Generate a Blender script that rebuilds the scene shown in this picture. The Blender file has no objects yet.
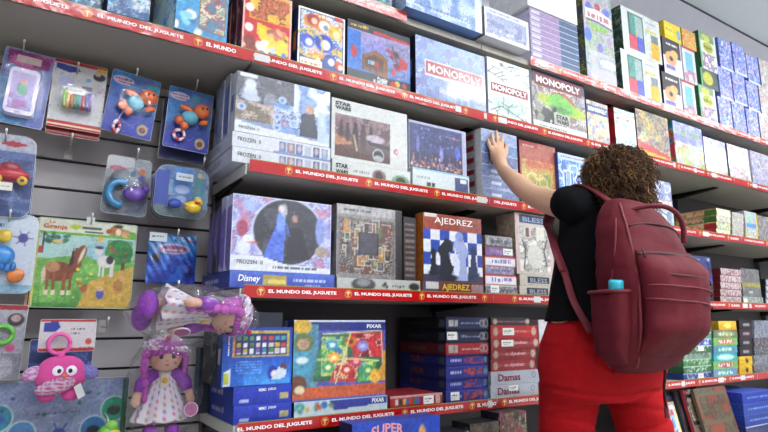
import bpy, bmesh, math, random
import numpy as np
from mathutils import Vector, Matrix, noise
SC = bpy.context.scene
COL = SC.collection
PI = math.pi
# ------------------------------------------------------------------ camera
CAM = Vector((0, 0, 1.0)); FPX, YAW, PITCH = 562.0, 0.5685, 0.1862
_h = Vector((math.sin(YAW), math.cos(YAW), 0)); RT = Vector((math.cos(YAW), -math.sin(YAW), 0)); ZV = Vector((0, 0, 1))
FW = _h*math.cos(PITCH) + ZV*math.sin(PITCH); UP = ZV*math.cos(PITCH) - _h*math.sin(PITCH)
cd = bpy.data.cameras.new('camera'); cam = bpy.data.objects.new('camera', cd); COL.objects.link(cam)
cd.sensor_width = 36; cd.lens = 36*FPX/768; cd.clip_start = 0.02
cam.matrix_world = Matrix(((RT.x, UP.x, -FW.x, CAM.x), (RT.y, UP.y, -FW.y, CAM.y), (RT.z, UP.z, -FW.z, CAM.z), (0, 0, 0, 1)))
SC.camera = cam
# ------------------------------------------------------------------ world, lamps, exposure
SC.view_settings.view_transform = 'Standard'; SC.view_settings.look = 'None'
SC.view_settings.gamma = 1; SC.view_settings.use_curve_mapping = False
SC.view_settings.exposure = -0.2
W = bpy.data.worlds.new('world'); SC.world = W; W.use_nodes = True
W.node_tree.nodes['Background'].inputs[0].default_value = (0.75, 0.85, 1, 1)
W.node_tree.nodes['Background'].inputs[1].default_value = 0.2
CEIL = 3.47
LAMPS = [(-.1, -0.5, 24), (1.9, -0.5, 44), (3.6, -.3, 46), (5.4, -.3, 50), (7.2, -.3, 55), (3.5, -2.2, 60), (0.3, -2.2, 60)]
for lx, ly, pw in LAMPS:
    ld = bpy.data.lights.new('tube_light', 'AREA'); ld.shape = 'RECTANGLE'; ld.size = 1.2; ld.size_y = 0.16
    ld.energy = pw; ld.color = (0.93, 0.97, 1.0)
    lo = bpy.data.objects.new('tube_light', ld); lo.location = (lx, ly, CEIL-0.415); COL.objects.link(lo)
    uplight = ld.copy(); uplight.energy = pw*.75; uplight.size_y = .1; lo = bpy.data.objects.new('tube_light', uplight); lo.location = (lx, ly, CEIL-.27); lo.rotation_euler = (math.pi, 0, 0); COL.objects.link(lo)      # unseen upward light added above each housing to brighten the ceiling

# ------------------------------------------------------------------ helpers
def ray(u, v): return FW + RT*((u-384)/FPX) + UP*((216-v)/FPX)
def at(u, v, Y):                       # the point of the plane y = Y seen at pixel (u, v)
    d = ray(u, v); return CAM + d*(Y/d.y)
def atd(u, v, t): return CAM + ray(u, v)*t
def lin(c):
    if isinstance(c, str):
        c = c.lstrip('#')
        if len(c) == 3: c = ''.join(a*2 for a in c)
        c = [int(c[i:i+2], 16)/255 for i in (0, 2, 4)]
    return np.array([x/12.92 if x <= .04045 else ((x+.055)/1.055)**2.4 for x in c])
MC = {}
def mat(name, col, rough=.5, metal=0, coat=0, bump=0, bscale=60, var=.06, spec=.5, trans=0):
    if name in MC: return MC[name]
    m = bpy.data.materials.new(name); m.use_nodes = True; nt = m.node_tree; b = nt.nodes['Principled BSDF']
    c = lin(col)
    tc = nt.nodes.new('ShaderNodeTexCoord'); nz = nt.nodes.new('ShaderNodeTexNoise'); nz.inputs['Scale'].default_value = bscale
    nt.links.new(tc.outputs['Object'], nz.inputs['Vector'])
    mx = nt.nodes.new('ShaderNodeMix'); mx.data_type = 'RGBA'
    mx.inputs[6].default_value = (*np.clip(c*(1-var), 0, 1), 1); mx.inputs[7].default_value = (*np.clip(c*(1+var), 0, 1), 1)
    nt.links.new(nz.outputs['Fac'], mx.inputs[0]); nt.links.new(mx.outputs[2], b.inputs['Base Color'])
    b.inputs['Roughness'].default_value = rough; b.inputs['Metallic'].default_value = metal
    b.inputs['Coat Weight'].default_value = coat; b.inputs['Specular IOR Level'].default_value = spec
    b.inputs['Transmission Weight'].default_value = trans
    if bump:
        bp = nt.nodes.new('ShaderNodeBump'); bp.inputs['Strength'].default_value = bump; bp.inputs['Distance'].default_value = .004
        nt.links.new(nz.outputs['Fac'], bp.inputs['Height']); nt.links.new(bp.outputs['Normal'], b.inputs['Normal'])
    MC[name] = m; return m
def print_mat(name, rough, coat, bump):          # printed cardboard: the ink comes from the sheet's own colour attribute
    m = bpy.data.materials.new(name); m.use_nodes = True; nt = m.node_tree; b = nt.nodes['Principled BSDF']
    a = nt.nodes.new('ShaderNodeAttribute'); a.attribute_name = 'Ink'
    nt.links.new(a.outputs['Color'], b.inputs['Base Color']); b.inputs['Roughness'].default_value = rough
    b.inputs['Coat Weight'].default_value = coat; b.inputs['Coat Roughness'].default_value = .12
    if bump:
        nz = nt.nodes.new('ShaderNodeTexNoise'); nz.inputs['Scale'].default_value = 14; nz.inputs['Detail'].default_value = 3
        tc = nt.nodes.new('ShaderNodeTexCoord'); nt.links.new(tc.outputs['Object'], nz.inputs['Vector'])
        bp = nt.nodes.new('ShaderNodeBump'); bp.inputs['Strength'].default_value = bump; bp.inputs['Distance'].default_value = .01
        nt.links.new(nz.outputs['Fac'], bp.inputs['Height']); nt.links.new(bp.outputs['Normal'], b.inputs['Coat Normal'])
        nt.links.new(bp.outputs['Normal'], b.inputs['Normal'])
    MC[name] = m; return m
INK = print_mat('printed_card', .5, .08, 0); WRAP = print_mat('shrink_wrapped_card', .4, .6, .08)
PLA = print_mat('coloured_plastic', .3, .4, 0); FUZZ = print_mat('coloured_fabric', .9, 0, 0)
def film(name, tint=(1, 1, 1), strength=.4, rough=.1, bump=.6):   # clear packaging film
    m = bpy.data.materials.new(name); m.use_nodes = True; nt = m.node_tree
    for n in list(nt.nodes):
        if n.type != 'OUTPUT_MATERIAL': nt.nodes.remove(n)
    out = [n for n in nt.nodes if n.type == 'OUTPUT_MATERIAL'][0]
    t = nt.nodes.new('ShaderNodeBsdfTransparent'); t.inputs[0].default_value = (*tint, 1)
    g = nt.nodes.new('ShaderNodeBsdfGlossy'); g.inputs['Roughness'].default_value = rough
    lw = nt.nodes.new('ShaderNodeLayerWeight'); lw.inputs[0].default_value = .35
    mu = nt.nodes.new('ShaderNodeMath'); mu.operation = 'MULTIPLY_ADD'; mu.inputs[1].default_value = strength; mu.inputs[2].default_value = .02
    mx = nt.nodes.new('ShaderNodeMixShader'); nz = nt.nodes.new('ShaderNodeTexNoise'); nz.inputs['Scale'].default_value = 45
    tc = nt.nodes.new('ShaderNodeTexCoord'); nt.links.new(tc.outputs['Object'], nz.inputs['Vector'])
    bp = nt.nodes.new('ShaderNodeBump'); bp.inputs['Strength'].default_value = bump; bp.inputs['Distance'].default_value = .01
    nt.links.new(nz.outputs['Fac'], bp.inputs['Height'])
    for n in (g, lw): nt.links.new(bp.outputs['Normal'], n.inputs['Normal'])
    nt.links.new(lw.outputs['Facing'], mu.inputs[0]); nt.links.new(mu.outputs[0], mx.inputs[0])
    nt.links.new(t.outputs[0], mx.inputs[1]); nt.links.new(g.outputs[0], mx.inputs[2]); nt.links.new(mx.outputs[0], out.inputs[0])
    MC[name] = m; return m
FILM = film('clear_film'); HARDFILM = film('clear_blister', (.98, .985, 1), .16, .06, .15)
CARD = mat('white_card', '#c9c9c6', .6)

def link(o, parent=None):
    COL.objects.link(o)
    if parent is not None: o.parent = parent
    return o
def meshobj(name, verts, faces, m, parent=None, smooth=False, loc=None):
    me = bpy.data.meshes.new(name); me.from_pydata([tuple(v) for v in verts], [], faces); me.update()
    if m: me.materials.append(m)
    if smooth: me.polygons.foreach_set('use_smooth', [True]*len(me.polygons))
    o = link(bpy.data.objects.new(name, me), parent)
    if loc is not None: o.location = loc
    return o
def bmobj(name, bm, m, parent=None, smooth=False, loc=None):
    me = bpy.data.meshes.new(name); bm.normal_update(); bm.to_mesh(me); bm.free()
    if m: me.materials.append(m)
    if smooth: me.polygons.foreach_set('use_smooth', [True]*len(me.polygons))
    o = link(bpy.data.objects.new(name, me), parent)
    if loc is not None: o.location = loc
    return o
def tag(o, label=None, cat=None, group=None, kind=None):
    if label: o['label'] = label.replace(' from the bottom', ' up').replace(' from the top', ' down')
    if cat: o['category'] = cat
    if group: o['group'] = group
    if kind: o['kind'] = kind
    return o
def thing(name, loc, label, cat, group=None, rz=0):
    o = bpy.data.objects.new(name, None); o.empty_display_size = .05; COL.objects.link(o)
    o.location = loc; o.rotation_euler = (0, 0, rz); return tag(o, label, cat, group)
def add_box(bm, lo, hi, bev=0, M=None):
    r = bmesh.ops.create_cube(bm, size=1); vs = r['verts']
    for v in vs:
        v.co = Vector([(lo[i]+hi[i])/2 + v.co[i]*(hi[i]-lo[i]) for i in range(3)])
    if bev > 0:
        es = list({e for v in vs for e in v.link_edges})
        r2 = bmesh.ops.bevel(bm, geom=es, offset=bev, segments=2, affect='EDGES', profile=.6)
        vs = list({v for f in r2['faces'] for v in f.verts} | {v for v in vs if v.is_valid})
    if M is not None:
        for v in vs: v.co = M @ v.co
    return vs
def boxobj(name, lo, hi, m, parent=None, bev=0, M=None):
    bm = bmesh.new(); add_box(bm, lo, hi, bev, M); return bmobj(name, bm, m, parent)
def tube_geo(path, rad, seg=10, flat=1.0, cap=True, up=Vector((0, 0, 1))):
    """ring loft along a path; rad = number or list of numbers / (rx, ry) pairs"""
    n = len(path); path = [Vector(p) for p in path]; V = []; Fc = []
    prev = None
    for i, p in enumerate(path):
        d = (path[min(i+1, n-1)] - path[max(i-1, 0)]).normalized()
        if prev is None:
            a = up if abs(d.dot(up)) < .95 else Vector((1, 0, 0)); s = d.cross(a).normalized()
        else: s = (prev - d*prev.dot(d)).normalized()
        prev = s; t = d.cross(s)
        r = rad[i] if isinstance(rad, (list, tuple)) else rad
        rx, ry = (r if isinstance(r, (list, tuple)) else (r, r*flat))
        for k in range(seg):
            a = 2*PI*k/seg; V.append(p + s*math.cos(a)*rx + t*math.sin(a)*ry)
    for i in range(n-1):
        for k in range(seg):
            Fc.append((i*seg+k, i*seg+(k+1) % seg, (i+1)*seg+(k+1) % seg, (i+1)*seg+k))
    if cap: Fc.append(tuple(range(seg))[::-1]); Fc.append(tuple((n-1)*seg+k for k in range(seg)))
    return V, Fc
def tube(name, path, rad, m, parent=None, seg=10, flat=1.0, up=Vector((0, 0, 1))):
    V, Fc = tube_geo(path, rad, seg, flat, True, up); return meshobj(name, V, Fc, m, parent, True)
def join_geo(parts):
    V = []; Fc = []
    for v, f in parts:
        o = len(V); V += [Vector(p) for p in v]; Fc += [tuple(i+o for i in q) for q in f]
    return V, Fc
def ell_geo(c, r, seg=20, rings=12, fn=None, rot=None):
    V = [Vector((0, 0, 1))]; Fc = []
    for i in range(1, rings):
        t = PI*i/rings
        for k in range(seg):
            a = 2*PI*k/seg; V.append(Vector((math.sin(t)*math.cos(a), math.sin(t)*math.sin(a), math.cos(t))))
    V.append(Vector((0, 0, -1)))
    for k in range(seg): Fc.append((0, 1+k, 1+(k+1) % seg))
    for i in range(rings-2):
        for k in range(seg):
            a, b = 1+i*seg+k, 1+i*seg+(k+1) % seg; Fc.append((a, a+seg, b+seg, b))
    L = len(V)-1
    for k in range(seg): Fc.append((L, 1+(rings-2)*seg+(k+1) % seg, 1+(rings-2)*seg+k))
    r = Vector(r) if not isinstance(r, (int, float)) else Vector((r, r, r))
    out = []
    for v in V:
        w = fn(v) if fn else v
        w = Vector((w.x*r.x, w.y*r.y, w.z*r.z))
        if rot is not None: w = rot @ w
        out.append(w + Vector(c))
    return out, Fc
def ellobj(name, c, r, m, parent=None, seg=20, rings=12, fn=None, rot=None):
    V, Fc = ell_geo(c, r, seg, rings, fn, rot); return meshobj(name, V, Fc, m, parent, True)
def copy_tree(o, parent=None):
    c = o.copy(); COL.objects.link(c); c.parent = parent
    for ch in list(o.children): copy_tree(ch, c)
    return c

# ------------------------------------------------------------------ printed art as coloured sheets
FONT = {'A':'0110100111111001','B':'1110111010011110','C':'0111100010000111','D':'1110100110011110','E':'1111111010001111','F':'1111111010001000'}
class Art:
    def __init__(s, w, h, bg, dens=240):
        s.w, s.h = w, h; s.nx = max(4, int(w*dens)); s.ny = max(3, int(h*dens))
        s.a = np.tile(lin(bg), (s.ny, s.nx, 1)).astype(float)
        s.X, s.Y = np.meshgrid((np.arange(s.nx)+.0)/(s.nx-1), (np.arange(s.ny)+.0)/(s.ny-1)); s.asp = w/h
    def put(s, m, c, al=1.0):
        c = lin(c); k = (m*al)[..., None]; s.a = s.a*(1-k)+c*k; return s
    def _soft(s, d, wd=None):               # d<0 inside, in units of box height
        e = 1.0/s.ny if wd is None else wd
        return np.clip(.5-d/(e*1.2), 0, 1)
    def rect(s, x0, y0, x1, y1, c, al=1):
        return s.put(((s.X >= x0) & (s.X <= x1) & (s.Y >= y0) & (s.Y <= y1)).astype(float), c, al)
    def ell(s, cx, cy, rx, ry, c, al=1, rot=0):
        dx = (s.X-cx)*s.asp; dy = s.Y-cy; co, si = math.cos(rot), math.sin(rot)
        x = dx*co+dy*si; y = -dx*si+dy*co
        return s.put(s._soft((np.sqrt((x/(rx*s.asp))**2+(y/ry)**2)-1)*min(rx*s.asp, ry)), c, al)
    def ring(s, cx, cy, r, wd, c, al=1):
        d = np.sqrt(((s.X-cx)*s.asp)**2+(s.Y-cy)**2); return s.put(s._soft(abs(d-r)-wd/2), c, al)
    def poly(s, pts, c, al=1):
        m = np.zeros(s.X.shape, bool); n = len(pts)
        for i in range(n):
            x0, y0 = pts[i]; x1, y1 = pts[(i+1) % n]
            if y0 == y1: continue
            m ^= ((s.Y >= min(y0, y1)) & (s.Y < max(y0, y1)) & (s.X < (x1-x0)*(s.Y-y0)/(y1-y0)+x0))
        return s.put(m.astype(float), c, al)
    def line(s, pts, wd, c, al=1):
        m = np.zeros(s.X.shape)
        for (x0, y0), (x1, y1) in zip(pts[:-1], pts[1:]):
            ax, ay = x0*s.asp, y0; bx, by = x1*s.asp, y1; px, py = s.X*s.asp, s.Y
            L = max((bx-ax)**2+(by-ay)**2, 1e-9); t = np.clip(((px-ax)*(bx-ax)+(py-ay)*(by-ay))/L, 0, 1)
            m = np.maximum(m, s._soft(np.hypot(px-ax-t*(bx-ax), py-ay-t*(by-ay))-wd/2))
        return s.put(m, c, al)
    def grad(s, c0, c1, y0=0, y1=1, x0=0, x1=1, axis='y'):
        T = ((s.Y-y0)/(y1-y0)) if axis == 'y' else ((s.X-x0)/(x1-x0)); T = np.clip(T, 0, 1)[..., None]
        m = ((s.Y >= y0) & (s.Y <= y1) & (s.X >= x0) & (s.X <= x1))[..., None]
        s.a = np.where(m, lin(c0)*(1-T)+lin(c1)*T, s.a); return s
    def noise(s, sc, cols, seed=0, box=(0, 0, 1, 1), al=1, cut=None):
        r = np.random.RandomState(seed+7); nx = max(2, int(sc*s.asp)+2); ny = max(2, int(sc)+2)
        g = r.rand(ny, nx); fx = s.X*(nx-1.001); fy = s.Y*(ny-1.001); ix = fx.astype(int); iy = fy.astype(int)
        tx = fx-ix; ty = fy-iy; tx = tx*tx*(3-2*tx); ty = ty*ty*(3-2*ty)
        v = (g[iy, ix]*(1-tx)+g[iy, ix+1]*tx)*(1-ty)+(g[iy+1, ix]*(1-tx)+g[iy+1, ix+1]*tx)*ty
        v = v + (r.rand(*v.shape)-.5)*.22
        n = len(cols); q = np.clip((v*1.6-.3), 0, .999)*n; k = q.astype(int); fr = np.clip((q-k-.5)*2.2+.5, 0, 1)[..., None]
        L = np.array([lin(c) for c in cols]+[lin(cols[0])]); G = L[k]*(1-fr)+L[np.minimum(k+1, n-1)]*fr
        m = ((s.X >= box[0]) & (s.Y >= box[1]) & (s.X <= box[2]) & (s.Y <= box[3]))
        if cut is not None: m = m & (v > cut)
        m = (m*al)[..., None]; s.a = s.a*(1-m)+G*m; return s
    def blobs(s, n, cols, rmin, rmax, seed=0, box=(0, 0, 1, 1), al=1):
        r = random.Random(seed)
        for _ in range(n):
            a = r.uniform(rmin, rmax); s.ell(r.uniform(box[0], box[2]), r.uniform(box[1], box[3]), a/s.asp*r.uniform(.6, 1.3), a*r.uniform(.6, 1.3), r.choice(cols), al, r.uniform(0, 3))
        return s
    def fine(s, seed, amt=.16):                         # small printed detail in the colours already there
        r = np.random.RandomState(seed)
        for sc, k in ((14, .5), (30, .8), (s.ny*.5, .7)):
            nx = max(2, int(sc*s.asp)+2); ny = max(2, int(sc)+2); g = r.rand(ny, nx, 3)-.5; g = g*.22+(g.mean(2, keepdims=True))*1.1
            ix = (s.X*(nx-1.001)+.5).astype(int); iy = (s.Y*(ny-1.001)+.5).astype(int)
            lum = s.a.mean(2, keepdims=True); s.a = np.clip(s.a*(1+g[iy, ix]*amt*k*4*np.where(lum > .45, .35, 1)), 0, 1)
        return s
    def scrib(s, n, cols, seed=0, box=(0, 0, 1, 1), L=.12, wd=.012, al=.8):     # loose drawn strokes
        r = random.Random(seed)
        for _ in range(n):
            x, y, a = r.uniform(box[0], box[2]), r.uniform(box[1], box[3]), r.uniform(0, 6.3); p = [(x, y)]
            for _k in range(3): a += r.uniform(-1, 1); x += L*.5*math.cos(a)/s.asp; y += L*.5*math.sin(a); p.append((x, y))
            s.line(p, wd*r.uniform(.6, 1.5), r.choice(cols), al)
        return s
    def words(s, x0, y, x1, h, c, seed=0, al=.9):       # unreadable small print
        r = random.Random(seed); x = x0
        while x < x1:
            w = r.uniform(.25, .9)*h*1.6/s.asp; s.rect(x, y-h/2*r.uniform(.7, 1), min(x+w, x1), y+h/2*r.uniform(.7, 1), c, al); x += w + h*.35/s.asp
        return s
    def frame(s, wd, c):
        s.rect(0, 0, wd/s.asp, 1, c); s.rect(1-wd/s.asp, 0, 1, 1, c); s.rect(0, 0, 1, wd, c); return s.rect(0, 1-wd, 1, 1, c)
def sheet(name, art, o, u, v, m, parent, bulge=None, rc=0):
    o, u, v = np.array(o, float), np.array(u, float), np.array(v, float)
    XX, YY = art.X*art.w, art.Y*art.h
    if rc:                                              # round the sheet's corners
        cx = np.clip(XX, rc, art.w-rc); cy = np.clip(YY, rc, art.h-rc); dx, dy = XX-cx, YY-cy; d = np.maximum(np.hypot(dx, dy), 1e-9)
        k = np.where((dx != 0) & (dy != 0), np.maximum(np.abs(dx), np.abs(dy))/d, 1.0); XX, YY = cx+dx*k, cy+dy*k
    P = o + XX[..., None]*u + YY[..., None]*v
    if bulge is not None: P = P + bulge(art.X, art.Y)[..., None]*np.cross(u, v)
    P = P.reshape(-1, 3); nx, ny = art.nx, art.ny
    i = np.arange(ny-1)[:, None]*nx + np.arange(nx-1)[None]; i = i.reshape(-1)
    Fq = np.stack([i, i+1, i+1+nx, i+nx], 1)
    me = bpy.data.meshes.new(name); me.vertices.add(len(P)); me.vertices.foreach_set('co', P.reshape(-1))
    me.loops.add(len(Fq)*4); me.loops.foreach_set('vertex_index', Fq.reshape(-1).astype(np.int32))
    me.polygons.add(len(Fq)); me.polygons.foreach_set('loop_start', np.arange(len(Fq), dtype=np.int32)*4)
    me.update(calc_edges=True)
    ca = me.color_attributes.new('Ink', 'FLOAT_COLOR', 'POINT')
    ca.data.foreach_set('color', np.concatenate([np.clip(art.a, 0, 1).reshape(-1, 3)**1.22, np.ones((len(P), 1))], 1).reshape(-1))
    me.materials.append(m)
    if bulge is not None: me.polygons.foreach_set('use_smooth', [True]*len(me.polygons))
    return link(bpy.data.objects.new(name, me), parent)
def paint(o, fn, m):                      # colour a mesh's own vertices
    me = o.data; ca = me.color_attributes.new('Ink', 'FLOAT_COLOR', 'POINT')
    cs = []
    for v in me.vertices: cs += [*fn(v.co), 1]
    ca.data.foreach_set('color', cs); me.materials.clear(); me.materials.append(m); return o
TC = {}
def text_mesh(s, bold=0, shear=0):
    k = (s, bold, shear)
    if k in TC: return TC[k]
    c = bpy.data.curves.new('t', 'FONT'); c.body = s; c.offset = bold; c.resolution_u = 2; c.shear = shear
    o = bpy.data.objects.new('t', c); COL.objects.link(o)
    dg = bpy.context.evaluated_depsgraph_get(); me = bpy.data.meshes.new_from_object(o.evaluated_get(dg))
    bpy.data.objects.remove(o); co = np.array([v.co[:] for v in me.vertices]); lo, hi = co.min(0), co.max(0)
    TC[k] = (co, [tuple(p.vertices) for p in me.polygons], lo, hi); return TC[k]
def text(parent, s, x, z, w, h, m, y=-.0016, bold=.02, frame='front', name='lettering', rot=0, shear=0, arch=0):
    """writing on a face of its parent; (x, z) is its lower left corner in that face"""
    co, fs, lo, hi = text_mesh(s, bold, shear); q = (co-lo)/(np.maximum(hi-lo, 1e-6)); a = q[:, 0]*w; b = q[:, 1]*h
    if arch: b = b + arch*(1-(2*q[:, 0]-1)**2)
    if rot: a, b = a*math.cos(rot)-b*math.sin(rot), a*math.sin(rot)+b*math.cos(rot)
    a = a+x; b = b+z
    if frame == 'front': P = np.stack([a, a*0+y, b], 1)
    elif frame == 'left': P = np.stack([a*0+y, -a, b], 1)
    else: P = frame(a, b)
    me = bpy.data.meshes.new(name); me.from_pydata(P.tolist(), [], fs); me.update(); me.materials.append(m)
    return link(bpy.data.objects.new(name, me), parent)
WHITE = mat('white_ink', '#f2f2ee', .4); BLACK = mat('black_ink', '#101012', .4); RED = mat('red_ink', '#c01620', .4)
GOLD = mat('yellow_ink', '#d8b030', .4); NAVY = mat('navy_ink', '#1b2a66', .4)

# ------------------------------------------------------------------ the room
ZS = {'A': 1.847, 'B': 2.171, 'C': 1.488, 'D': 1.101, 'E': .709, 'F': .30}
YF = 1.65; YB = 2.02
def struct(name, lo, hi, m, bev=0):
    o = boxobj(name, lo, hi, m, None, bev); o['kind'] = 'structure'; return o
wallm = mat('wall_paint', '#c9c6ce', .8, bump=.1, bscale=30); ceilm = mat('ceiling_paint', '#f0fbfb', .85)
def floor_mat():
    m = mat('floor_tiles', '#8f8b86', .35); nt = m.node_tree; b = nt.nodes['Principled BSDF']
    br = nt.nodes.new('ShaderNodeTexBrick'); br.offset = 0; br.inputs['Scale'].default_value = 1; br.inputs['Brick Width'].default_value = .4; br.inputs['Row Height'].default_value = .4
    br.inputs['Mortar Size'].default_value = .004
    br.inputs['Color1'].default_value = (.40, .38, .35, 1); br.inputs['Color2'].default_value = (.43, .41, .38, 1); br.inputs['Mortar'].default_value = (.1, .1, .1, 1)
    tc = nt.nodes.new('ShaderNodeTexCoord'); nt.links.new(tc.outputs['Object'], br.inputs['Vector']); nt.links.new(br.outputs['Color'], b.inputs['Base Color'])
    return m
struct('floor', (-2.5, -3.2, -.1), (10, 2.2, 0), floor_mat())
struct('ceiling', (-2.5, -3.2, CEIL), (10, 2.2, CEIL+.1), ceilm)
struct('wall_back', (-2.5, 2.12, 0), (10, 2.22, CEIL), wallm)
struct('wall_left', (-2.6, -3.2, 0), (-2.5, 2.2, CEIL), wallm)
struct('wall_right', (10, -3.2, 0), (10.1, 2.2, CEIL), wallm)
struct('wall_front', (-2.5, -3.3, 0), (10, -3.2, CEIL), wallm)
struct('trim_1', (-2.5, 2.112, CEIL-.012), (10, 2.1195, CEIL), mat('dark_joint', '#55545c', .8))
TUBE = bpy.data.materials.new('lit_tube'); TUBE.use_nodes = True
_b = TUBE.node_tree.nodes['Principled BSDF']; _b.inputs['Emission Color'].default_value = (.93, .97, 1, 1); _b.inputs['Emission Strength'].default_value = 8
lampbody = mat('lamp_white', '#e4e6e6', .4)
lamp0 = None
for i, (lx, ly, pw) in enumerate(LAMPS):
    if lamp0 is None:
        lamp0 = thing('ceiling_lamp', (lx, ly, CEIL), 'x', 'ceiling lamp', 'fluorescent ceiling lamps of the shop')
        boxobj('housing', (-.63, -.07, -.36), (.63, .07, -.3), lampbody, lamp0, .006)
        for s in (-.5, .5): tube('suspension_wire', [(s, 0, 0), (s, 0, -.3)], .003, lampbody, lamp0, 8)  # wires and drop added to make room for the uplight
        for s in (-.05, .05): tube('lamp_tube', [(-.6, s, -.385), (.6, s, -.385)], .013, TUBE, lamp0, 12)
        L = lamp0
    else: L = copy_tree(lamp0)
    L.location = (lx, ly, CEIL); L['label'] = 'white twin-tube ceiling lamp ' + ['over the aisle before the slatwall', 'over the aisle before the first puzzles', 'over the aisle above the woman', 'over the aisle before the far right bays', 'at the far right end of the aisle', 'in the second row, right of the aisle middle', 'in the second row, near the left wall'][i]

# ------------------------------------------------------------------ shelving, one metre bays
BAYS = [-.45, .55, 1.55, 2.55, 3.55, 4.55]
steel = mat('grey_shelf_steel', '#9c968c', .55, .05); backm = mat('dark_back_panel', '#4a4648', .6); slatm = mat('grey_slatwall', '#a09a9b', .55, var=.12, bscale=9)
blackm = mat('black_steel', '#17171a', .4, .4); lime = mat('green_strip_edge', '#7fae5a', .4); endm = mat('white_shelf_steel', '#c4c4be', .45)
stripcase = mat('clear_strip_red', '#c8161f', .22, coat=.6)
def lip_text(par, x0, x1, seed, glare=0):
    """the price strip of one shelf: red paper with lettering and roundels, white patches for tickets and glare"""
    h = .038; r = random.Random(seed); w = x1-x0
    A = Art(w, h, '#ba0d16', 330); x = 0
    A.rect(0, .93, 1, 1, '#86b45c')
    off = seed*.077 % .3
    st = sheet('price_strip', A, (x0, -.0125, -.029), (1, 0, 0), (0, -.12, .993), SHINY, par)
    k = -1
    while True:
        rx = x0 - off + .3*k + .3; k += 1
        if rx > x1: break
        if rx > x0+.02 and rx < x1-.02:
            B = Art(.028, .028, '#ba0d16', 700); B.ring(.5, .5, .42, .08, '#d8a83c'); B.line([(.5, .2), (.5, .62)], .12, '#e8d8a0'); B.line([(.3, .66), (.52, .74), (.72, .6)], .13, '#e8d8a0')
            B.line([(.5, .62), (.36, .5)], .09, '#e8d8a0')
            sheet('roundel', B, (rx-.014, -.0135, -.0245), (1, 0, 0), (0, -.12, .993), SHINY, st)
        a, b = rx+.024, rx+.276
        if r.random() < .35:
            ln = r.uniform(.02, .06); q = r.uniform(a-.05, b-.03); q0, q1 = max(q, x0), min(q+ln, x1)
            if q1-q0 > .01: boxobj('ticket_glare_patch', (q0, -.0165, -.0225), (q1, -.0145, .002), CARD, st, 0)['label'] = 'white ticket and glare patch'  # white pieces stand for tickets and for glare on the glossy strip
        s = 'EL MUNDO DEL JUGUETE'; a2, b2 = a, b-.02
        if a2 < x0: s = s[9:]; a2 = a+(b2-a)*.46
        if b2 > x1: s = s[:8]; b2 = a+(b2-a)*.4
        if a2 >= x0 and b2 <= x1:
            text(st, s, a2, -.0175, b2-a2, .0135, WHITE, y=-.0155, bold=.035)
SHINY = print_mat('glossy_strip', .3, .6, .5)
PN = {'A': 'upper middle', 'B': 'highest', 'C': 'middle', 'D': 'lower middle', 'E': 'low', 'F': 'bottom'}
BN = ['left slatwall', 'first bay right of the slatwall', 'second bay right of the slatwall', 'third bay, beside the woman', 'far right bay', 'farthest bay at the right edge']
for bi, bx in enumerate(BAYS):
    for key in 'BACDEF':
        if bi == 0 and key in 'CDEF': continue
        z = ZS[key]; yf = YF if key != 'F' else 1.5
        t = thing('store_shelf', (bx, yf, z), 'grey steel shelf board, %s level, %s' % (PN[key], BN[bi]), 'shelf', 'steel shelf boards of the toy display')
        bm = bmesh.new(); add_box(bm, (.002, .002, -.028), (.998, YB-yf, -.001)); bmobj('shelf_board', bm, steel, t)
        if bi == 1 and key in 'CDEA': boxobj('end_plate', (-.004, .004, -.036), (.0015, YB-yf-.01, -.002), endm if key != 'A' else backm, t)
        for sx in (.012, .988):
            meshobj('bracket', [(sx-.006, YB-yf, -.028), (sx+.006, YB-yf, -.028), (sx-.006, .09, -.03), (sx+.006, .09, -.03), (sx-.006, YB-yf, -.06), (sx+.006, YB-yf, -.06), (sx-.006, .09, -.036), (sx+.006, .09, -.036)],
                    [(0, 1, 3, 2), (4, 6, 7, 5), (0, 2, 6, 4), (1, 5, 7, 3), (2, 3, 7, 6), (0, 4, 5, 1)], blackm, t)
        if key == 'F': continue
        if key == 'B' and bi == 2: lip_text(t, .28, .998, 3+bi*5)
        elif key == 'B' and bi == 1: lip_text(t, .002, .6, 3+bi*5)
        else: lip_text(t, .002, .998, {'A': 1, 'B': 2, 'C': 3, 'D': 4, 'E': 5}[key]+bi*7)
# back panels, one per bay
GZ = [.854+.0935*k for k in range(-9, 11)]
for bi, bx in enumerate(BAYS):
    if bi == 0:
        t = thing('slatwall_panel', (bx, YB, 0), 'grey slatwall panel with dark grooves that the hanging toys hook into', 'slatwall')
        bm = bmesh.new(); zs = [g for g in GZ if g > .05]
        e = [0.02]+zs+[2.2]
        for a, b in zip(e[:-1], e[1:]): add_box(bm, (.002, 0, a+.004), (.998, .02, b-.004), .0015)
        bmobj('panel', bm, slatm, t); boxobj('backing', (.002, .02, .02), (.998, .03, 2.2), mat('groove_black', '#131215', .6), t)
    else:
        t = thing('back_panel', (bx, YB, 0), 'dark steel back panel, %s' % BN[bi], 'panel', 'dark back panels of the shelving')
        boxobj('panel', (.002, .004, .02), (.998, .03, 2.25), backm, t)
    u = thing('shelf_upright', (bx, YB, 0), 'grey slotted steel upright at the left end of the %s' % BN[bi], 'upright', 'slotted uprights of the shelving')
    boxobj('post', (-.0015, -.028, 0), (.0015, .03, 2.25), mat('upright_grey', '#4a4a4e', .5), u)

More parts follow.
